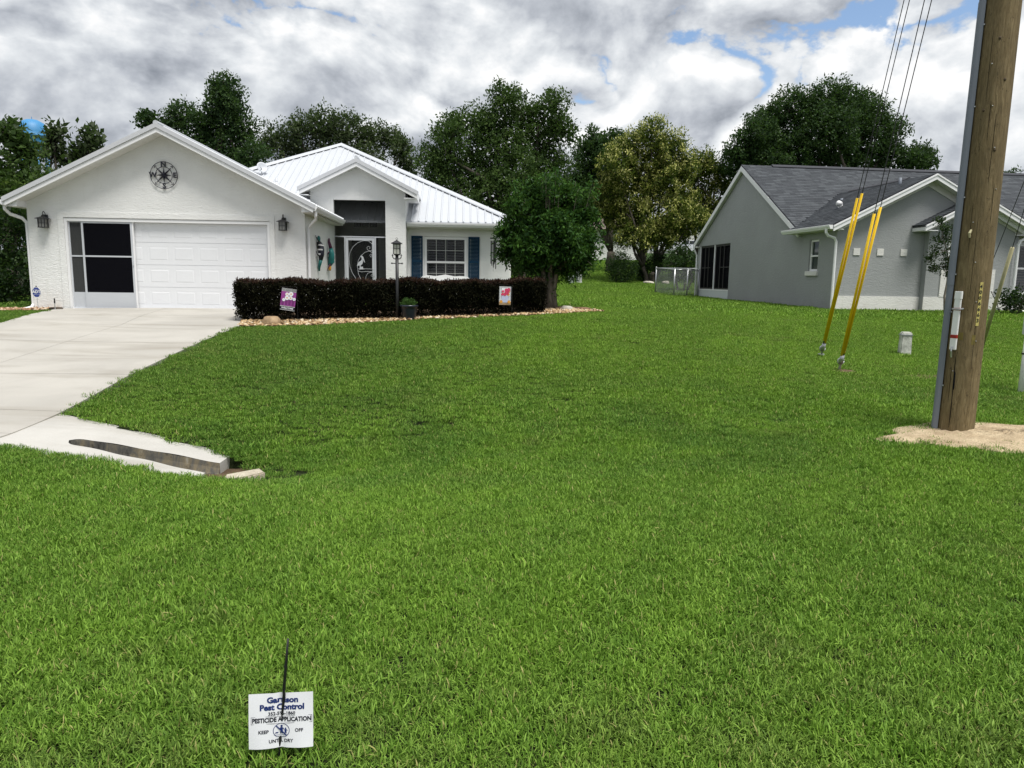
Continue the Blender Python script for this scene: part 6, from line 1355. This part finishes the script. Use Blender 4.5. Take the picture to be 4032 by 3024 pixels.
# guy of a neighbouring line with a tan guard
A3 = at(2112, 790, 12.2); A3 = Vector((A3.x, A3.y, gz(A3.x, A3.y))); T3 = at(2187, 535, 11.2); d3 = (T3 - A3).normalized()
g3 = thing('guy_wire', 'guy wire in a weathered tan guard seen behind the utility pole', 'guy wire', A3)
f = MB(); f.tube([(0, 0, 0), d3 * 9], .006, 5); f.build('wire', MT['wire'], g3); f = MB(); f.tube([d3 * .2, T3 - A3], .028, 10); f.build('tan_guard', MT['tan_plastic'], g3, smooth=True)
P0, P1_ = at(2108, 655, 12.8), at(2205, 410, 11.6); d4 = (P1_ - P0).normalized(); k_ = (P0.z - gz(P0.x, P0.y)) / d4.z; B4 = P0 - d4 * k_
g4 = thing('guy_wire', 'bare guy wire crossing in front of the grey house beside the tan guard', 'guy wire', B4); f = MB(); f.tube([(0, 0, 0), d4 * 11], .006, 5); f.build('wire', MT['wire'], g4)
# utility pedestals
def pedestal(name, label, x, y, w_, d_, h, mat, taper=.9):
    t = thing(name, label, 'utility box', (x, y, gz(x, y)), R(-12)); a, b = w_ / 2, d_ / 2
    m = MB(); m.add([(-a, -b, -.05), (a, -b, -.05), (a, b, -.05), (-a, b, -.05), (-a * taper, -b * taper, h), (a * taper, -b * taper, h), (a * taper, b * taper, h), (-a * taper, b * taper, h)], [(0, 3, 2, 1), (4, 5, 6, 7), (0, 1, 5, 4), (1, 2, 6, 5), (2, 3, 7, 6), (3, 0, 4, 7)]); m.build('housing', mat, t, bevel=.018)
    return t
p = at(1953, 765, 12.5)
ww = NT('weathered_white'); v_ = ww.noise(9, 6, .65); ww.col(ww.ramp(v_, [(.3, (.22, .23, .20)), (.55, (.58, .58, .53)), (.8, (.68, .68, .64))])); ww.rough(.7, .3)
pd = pedestal('utility_pedestal', 'weathered white utility pedestal on the lawn left of the wooden pole', p.x, 12.5, .185, .17, .40, ww.m)
f = MB(); f.box(-.096, .096, -.09, .09, .345, .352); f.build('lid_seam', MT['grey_pvc'], pd)
q = at(1233, 600, 42); p2 = pedestal('utility_pedestal', 'squat pale green utility box on the back lawn', q.x, 42, .40, .25, .72, plain('pale_green', (.42, .48, .44), .6), .98); f = MB(); f.box(-.06, .06, -.04, .04, -.05, .1); f.build('foot', MT['white_plastic'], p2)
q = at(1251, 598, 42.6); p3 = thing('utility_pedestal', 'round grey utility post standing beside the pale green box', 'utility box', (q.x, 42.6, gz(q.x, 42.6))); f = MB(); f.lathe([(.17, -.05), (.17, .86), (.15, .92), (.05, .95)], 12); f.build('housing', plain('light_grey', (.40, .42, .40), .6), p3, smooth=False); f = MB(); f.lathe([(.175, .0), (.175, .10)], 12); f.build('band', MT['white_plastic'], p3)
q = at(1240, 622, 37.5); rock('valve_cover', 'flat tan cover set in the back lawn before the utility boxes', 'cover', (q.x, 37.5), (.32, .2, .04), MT['tan_rock'], 41)
# meter on a post at the right edge
p = at(2210, 850, 8.75); mt_ = thing('meter_post', 'white post with a meter box and round glass meter beside the utility pole', 'meter', (p.x - .035, 8.75, gz(p.x, 8.75)))
f = MB(); f.tube([(0, 0, -.1), (.01, 0, .95)], .032, 12); f.build('post', MT['white_plastic'], mt_, smooth=True); f = MB(); f.lathe([(.036, .48), (.036, .50)], 12); f.build('band', BM, mt_)
f = MB(); f.box(-.03, .25, -.09, .06, .72, 1.02); f.build('meter_box', plain('meter_grey', (.50, .52, .55), .5), mt_, bevel=.01)
f = MB(); f.lathe([(.075, 0), (.078, .03), (.07, .075), (.045, .09)], 18); f.build('meter_glass', plain('meter_glass_white', (.55, .56, .52), .1), mt_, smooth=True, loc=(.02, -.09, .98), rot=(R(90), 0, 0))
f = MB(); f.lathe([(.05, .0), (.05, .004)], 16); f.build('dial', MT['tan_plastic'], mt_, loc=(.02, -.183, .98), rot=(R(90), 0, 0))

# chain link fence behind the grey house
fc = [(6.85, 34.6), (7.15, 31.95), (7.75, 32.05), gh(-.02, 10.9)]
fe = thing('chain_link_fence', 'low galvanised chain link fence joining the back of the grey house', 'fence', (fc[1][0], fc[1][1], gz(*fc[1])))
ob = Vector((fc[1][0], fc[1][1], gz(*fc[1]))); GV = MT['galvanised']
f3 = [fc[0], ((fc[0][0] + fc[1][0]) / 2, (fc[0][1] + fc[1][1]) / 2)] 
segs = [(fc[0], fc[1]), (fc[1], fc[2]), (fc[2], fc[3]), (fc[0], (fc[0][0] + 6, fc[0][1] + .7))]
HF = 1.2
for (a, b) in segs:
    za, zb_ = gz(*a), gz(*b); L_ = math.hypot(b[0] - a[0], b[1] - a[1])
    f = MB(); f.tube([Vector((a[0], a[1], za + HF)) - ob, Vector((b[0], b[1], zb_ + HF)) - ob], .021, 7); f.build('top_rail', GV, fe, smooth=True)
    m = MB(); n = int(L_ / .065)
    for sgn in (1, -1):
        k = -int(HF / .065)
        while k < n:
            s0 = k * .065; s1 = s0 + HF
            u0, z0, u1, z1 = s0, 0.0, s1, HF
            if u0 < 0: z0 += -u0; u0 = 0
            if u1 > L_: z1 -= u1 - L_; u1 = L_
            if u1 > u0:
                if sgn < 0: z0, z1 = HF - z0, HF - z1
                def W_(u_, z_): f_ = u_ / L_; return Vector((a[0] + (b[0] - a[0]) * f_, a[1] + (b[1] - a[1]) * f_, za + (zb_ - za) * f_ + z_ + .02)) - ob
                m.tube([W_(u0, z0), W_(u1, z1)], .0028, 3, cap=False)
            k += 1
    o_ = m.build('wire_mesh', plain('fence_wire', (.20, .21, .21), .5, .4, .4), fe); o_['kind'] = 'stuff'
for (x, y) in [fc[0], fc[1], fc[2], fc[3], ((fc[0][0] + fc[0][0] + 6) / 2, fc[0][1] + .35)]:
    f = MB(); z_ = gz(x, y); f.tube([Vector((x, y, z_ - .1)) - ob, Vector((x, y, z_ + HF + .02)) - ob], .034, 9); f.ball(Vector((x, y, z_ + HF + .03)) - ob, .038); f.build('post', GV, fe, smooth=True)

# ================================================================== far background
fh = thing('distant_house', 'beige house with a brown roof up the hill behind the parked cars', 'house', (at(1470, 540, 104).x, 104, gz(18, 104)), R(-8))
m = MB(); m.box(-9, 12, 0, 9, -2, 2.6); m.prism([(-1.2, -2), (4.0, -2), (4.0, 2.6), (1.4, 4.9), (-1.2, 2.6)], 'y', -2.2, 0); m.build('wall', MT['cream_stucco'], fh)
m = MB(); m.prism([(-.8, 2.45), (9.8, 2.45), (4.5, 5.6)], 'x', -9.6, 12.6)
m.add([(-1.9, -2.6, 2.3), (1.4, -2.6, 5.2), (4.7, -2.6, 2.3), (-1.9, 5, 2.3), (1.4, 5, 5.2), (4.7, 5, 2.3)], [(0, 1, 4, 3), (1, 2, 5, 4)]); m.build('roof', MT['tan_roof'], fh)
m = MB(); m.prism([(-4.2, 5.2), (.8, 6.7), (5, 5.0), (5, 2), (-4.2, 2)], 'y', 4.0, 6.0); m.build('upper_gable', MT['beige_wall'], fh)
for (a, b) in (((-1.9, 2.3), (1.4, 5.2)), ((4.7, 2.3), (1.4, 5.2))):
    m = MB(); m.tube([(a[0], -2.62, a[1]), (b[0], -2.62, b[1])], .13, 4); m.build('fascia', MT['white_trim'], fh)
m = MB(); m.tube([(4.7, -.9, 2.3), (12.6, -.9, 2.4)], .13, 4); m.tube([(-4.2, 3.95, 5.2), (.8, 3.95, 6.7), (5, 3.95, 5.0)], .14, 4); m.build('fascia', MT['white_trim'], fh)
m = MB(); m.box(.9, 2.1, -2.24, -2.2, -.4, 1.2); m.prism([(.9, 1.2), (2.1, 1.2), (2.0, 1.55), (1.5, 1.75), (1.0, 1.55)], 'y', -2.24, -2.2); m.build('window', MT['beige_wall'], fh)
m = MB(); m.box(1.2, 1.8, -2.27, -2.24, -.4, 1.1); m.build('pane', MT['glass'], fh)
q = at(1330, 545, 62)
nb = thing('neighbour_house', 'plain white wall of a neighbouring house seen beyond the bare oak trunk', 'house', (q.x, 62, gz(q.x, 62)), R(5))
m = MB(); m.box(-4, 2.0, 0, 8, -.6, 2.7); m.build('wall', MT['white_stucco'], nb); m = MB(); m.prism([(-.6, 2.6), (8.6, 2.6), (4, 4.4)], 'x', -4.5, 2.5); m.build('roof', MT['tan_roof'], nb)
def car(label, x, y, rz, suv=False):
    t = thing('parked_car', label, 'car', (x, y, gz(x, y)), rz, 'cars parked up the hill'); h = 1.15 if suv else 1.0
    low = [(-2.3, .32), (-2.28, .80 * h), (-2.0, .93 * h), (-1.2, .98 * h), (1.0, .96 * h), (2.0, .82 * h), (2.28, .62), (2.3, .32)]
    m = MB(); m.prism(low, 'y', -.88, .88); m.build('body', MT['car_paint'], t, bevel=.06)
    roof = [(-1.75, .97 * h), (-1.1, 1.42 * h), (.35, 1.44 * h), (1.15, .95 * h)]
    m = MB(); a = [(p[0], -.80 + (.10 if p[1] > 1.2 else 0), p[1]) for p in roof]; b = [(p[0], .80 - (.10 if p[1] > 1.2 else 0), p[1]) for p in roof]
    m.add(a + b, [(0, 1, 2, 3), (7, 6, 5, 4)] + [(i, i + 4, (i + 1) % 4 + 4, (i + 1) % 4) for i in range(4)]); m.build('cabin', MT['car_paint'], t, bevel=.03)
    for sy in (-1, 1):
        for w_ in ([(-1.45, 1.02 * h), (-1.02, 1.36 * h), (-.42, 1.38 * h), (-.42, 1.02 * h)], [(-.34, 1.02 * h), (-.34, 1.38 * h), (.30, 1.38 * h), (.88, 1.02 * h)]):
            m = MB(); y_ = .795 * sy; m.add([(p[0], (.80 - .10 * (p[1] - 1.0 * h) / (.42 * h) + .012) * sy, p[1]) for p in w_], [(0, 1, 2, 3)]); m.build('side_window', MT['glass'], t)
    m = MB(); m.poly((-1.70, -.66, 1.01 * h), (-1.70, .66, 1.01 * h), (-1.17, .62, 1.38 * h), (-1.17, -.62, 1.38 * h)); m.build('rear_window', MT['glass'], t); m = MB(); m.poly((1.13, -.68, 1.0 * h), (1.13, .68, 1.0 * h), (.45, .62, 1.39 * h), (.45, -.62, 1.39 * h)); m.build('windscreen', MT['glass'], t)
    for sx in (-1.42, 1.42):
        for sy in (-1, 1):
            m = MB(); m.lathe([(.33, -.11), (.34, 0), (.33, .11)], 16); wheel = m.build('wheel', MT['tyre'], t, loc=(sx, .82 * sy, .33), rot=(R(90), 0, 0)); m = MB(); m.lathe([(.20, .115), (.21, .12), (.04, .13)], 10); m.build('rim', MT['galvanised'], wheel, rot=(0 if sy < 0 else math.pi, 0, 0))
    for sy in (-1, 1):
        m = MB(); m.box(2.20, 2.30, sy * .62 - .16, sy * .62 + .16, .62, .76); m.build('headlight', MT['lamp_glass'], t); m = MB(); m.box(-2.31, -2.25, sy * .66 - .12, sy * .66 + .12, .68, .82); m.build('tail_light', MT['red_tape'], t)
q = at(1448, 545, 88); car('silver white sedan parked on the grassy rise behind the flowering privet', q.x, 88, R(4)); q = at(1490, 545, 89); car('white car parked on the rise partly hidden by the fence shrub', q.x + .6, 89.5, R(-30), True)
# water tower
tx, ty = at(72, 300, 300).x, 300.0; tz = gz(tx, ty); c_ = at(72, 302, 300).z - tz; ru = 110 / 2 * 300 / FSRC
wt = thing('water_tower', 'pale blue water tower with a domed tank above the trees behind the garage', 'water tower', (tx, ty, tz))
f = MB(); f.lathe([(.3, c_ + 8.0), (2.2, c_ + 7.7), (4.2, c_ + 6.6), (5.3, c_ + 5.0), (5.85, c_ + 2.8), (5.9, c_ + 1.6), (6.05, c_ + 1.4), (6.05, c_ + 1.1), (5.85, c_ + 1.0), (5.7, c_ - 1.0), (5.2, c_ - 2.9), (4.2, c_ - 4.6), (2.4, c_ - 5.8), (1.0, c_ - 6.2)][::-1], 32); f.build('tank', MT['tower_blue'], wt, smooth=True)
for k in range(6):
    q = R(60 * k + 15); f = MB(); f.tube([(5.6 * math.cos(q), 5.6 * math.sin(q), -1), (5.2 * math.cos(q), 5.2 * math.sin(q), c_ - 1)], .42, 8); f.build('leg', MT['tower_blue'], wt, smooth=True)
f = MB(); f.tube([(0, 0, -1), (0, 0, c_ - 6)], 1.0, 10); f.build('riser', MT['tower_blue'], wt, smooth=True); f = MB(); f.tube([(0, 0, c_ + 8), (0, 0, c_ + 9)], .12, 5); f.build('antenna', MT['tower_blue'], wt)

# ================================================================== lawn notice in the foreground
b0 = at(603, 1642, 2.17); bzz = gz(b0.x, 2.17)
ns = thing('lawn_notice', 'small white pesticide notice on a black stake in the foreground grass', 'sign', (b0.x, 2.17, bzz))
tpp = at(620, 1383, 2.16)
ax_ = Vector((tpp.x - b0.x, .0, tpp.z - bzz)); ln_ = ax_.length; ax_ = ax_.normalized()
f = MB(); f.tube([ax_ * -.08, ax_ * .08 + Vector((0, -.004, 0)), ax_ * .095 + Vector((0, .003, 0)), ax_ * .23 + Vector((0, .003, 0)), ax_ * .245 + Vector((0, -.004, 0)), ax_ * .36, ax_ * ln_], [.0052] * 5 + [.0046, .0036], 8); f.build('stake', BM, ns, smooth=True)
f = MB(); f.lathe([(.0055, 0), (.0062, .006), (.0055, .012)], 8); f.build('stake_joint', BM, ns, loc=ax_ * .325)
card = bpy.data.objects.new('card', None); COL.objects.link(card); card.parent = ns
ctr = at(607, 1556, 2.165); card.location = (ctr.x - b0.x, -.006, ctr.z - bzz); card.rotation_euler = (R(-6), R(-2.0), R(1.5))
CWd, CH = .2125, .186
m = MB(); nx_, nz_ = 24, 12; vs = []
def cwarp(x, z): return .0035 * math.cos(x * 46) * (.5 - z / CH) - .004 * (z / CH) ** 2 * (x / CWd) * 3 + .006 * math.exp(-((x + .002) / .011) ** 2) * (1 if abs(z) > .055 else .45)
for j in range(nz_ + 1):
    for i in range(nx_ + 1):
        x, z = CWd * (i / nx_ - .5), CH * (j / nz_ - .5); vs.append((x + .006 * z / CH, cwarp(x, z), z + .012 * x / CWd * .4))
m.add(vs, [(j * (nx_ + 1) + i, j * (nx_ + 1) + i + 1, (j + 1) * (nx_ + 1) + i + 1, (j + 1) * (nx_ + 1) + i) for j in range(nz_) for i in range(nx_)])
pm = m.build('paper_sheet', MT['paper'], card, smooth=True)
def pr_text(s_, size, x, z, mat, bold=0.0, sx=1.0, name='lettering'):
    me = text_mesh(s_, size, .0, bold=bold)
    for v in me.vertices:
        a, b = v.co.x * sx + x, v.co.y + z; v.co = Vector((a + .006 * b / CH, cwarp(a, b) - .0009, b + .012 * a / CWd * .4))
    return link(name, me, mat, card)
PB, PK = MT['print_blue'], MT['print_black']
pr_text('Garrison', .0265, .006, .0690, PB, .0012, 1.08); pr_text('Pest Control', .0265, .004, .0450, PB, .0012, 1.06); pr_text('352-596-1860', .0158, .003, .0235, PK, .0004)
pr_text('PESTICIDE APPLICATION', .0205, .003, .0030, PK, .0008, .86); pr_text('KEEP', .0158, -.057, -.036, PK, .0004); pr_text('OFF', .0158, .060, -.034, PK, .0004); pr_text('UNTIL DRY', .0158, .0, -.0695, PK, .0004)
def pr_shape(polys, mat, nm):
    m = MB()
    for P_ in polys: m.add([(a + .006 * b / CH, cwarp(a, b) - .0008, b + .012 * a / CWd * .4) for a, b in P_], [tuple(range(len(P_)))])
    return m.build(nm, mat, card)
t_ = .0011; X0, X1, Z0, Z1 = -.098, .103, -.0095, .0155
pr_shape([[(X0, Z0), (X1, Z0), (X1, Z0 + t_), (X0, Z0 + t_)], [(X0, Z1 - t_), (X1, Z1 - t_), (X1, Z1), (X0, Z1)], [(X0, Z0), (X0 + t_, Z0), (X0 + t_, Z1), (X0, Z1)], [(X1 - t_, Z0), (X1, Z0), (X1, Z1), (X1 - t_, Z1)]], PK, 'printed_box')
cx0, cz0, r0 = .001, -.0345, .0245
def ann(ra, rb, n=40): return [[(cx0 + ra * 1.12 * math.cos(2 * math.pi * k / n), cz0 + ra * math.sin(2 * math.pi * k / n)), (cx0 + rb * 1.12 * math.cos(2 * math.pi * k / n), cz0 + rb * math.sin(2 * math.pi * k / n)), (cx0 + rb * 1.12 * math.cos(2 * math.pi * (k + 1) / n), cz0 + rb * math.sin(2 * math.pi * (k + 1) / n)), (cx0 + ra * 1.12 * math.cos(2 * math.pi * (k + 1) / n), cz0 + ra * math.sin(2 * math.pi * (k + 1) / n))] for k in range(n)]
def fig(x, z, s_): 
    hd = [(x + .0042 * s_ * math.cos(2 * math.pi * k / 12), z + .0135 * s_ + .0042 * s_ * math.sin(2 * math.pi * k / 12)) for k in range(12)]
    return [hd, [(x - .0055 * s_, z - .013 * s_), (x - .001 * s_, z - .013 * s_), (x, z - .005 * s_), (x + .001 * s_, z - .013 * s_), (x + .0055 * s_, z - .013 * s_), (x + .004 * s_, z + .009 * s_), (x - .004 * s_, z + .009 * s_)], [(x - .004 * s_, z + .009 * s_), (x - .009 * s_, z + .001 * s_), (x - .007 * s_, z), (x - .003 * s_, z + .005 * s_)], [(x + .004 * s_, z + .009 * s_), (x + .011 * s_, z + .003 * s_), (x + .010 * s_, z + .001 * s_), (x + .003 * s_, z + .005 * s_)]]
pr_shape(ann(r0 - .0018, r0) + fig(.001, -.033, .95) + fig(.015, -.036, .62) + [[(-.020, -.0435), (-.010, -.0435), (-.009, -.0395), (-.018, -.0395)], [(-.023, -.049), (.018, -.049), (.018, -.0478), (-.023, -.0478)], [(cx0 - .0195, cz0 + .0165), (cx0 - .0165, cz0 + .019), (cx0 + .0195, cz0 - .0165), (cx0 + .0165, cz0 - .019)]], PB, 'printed_symbol')
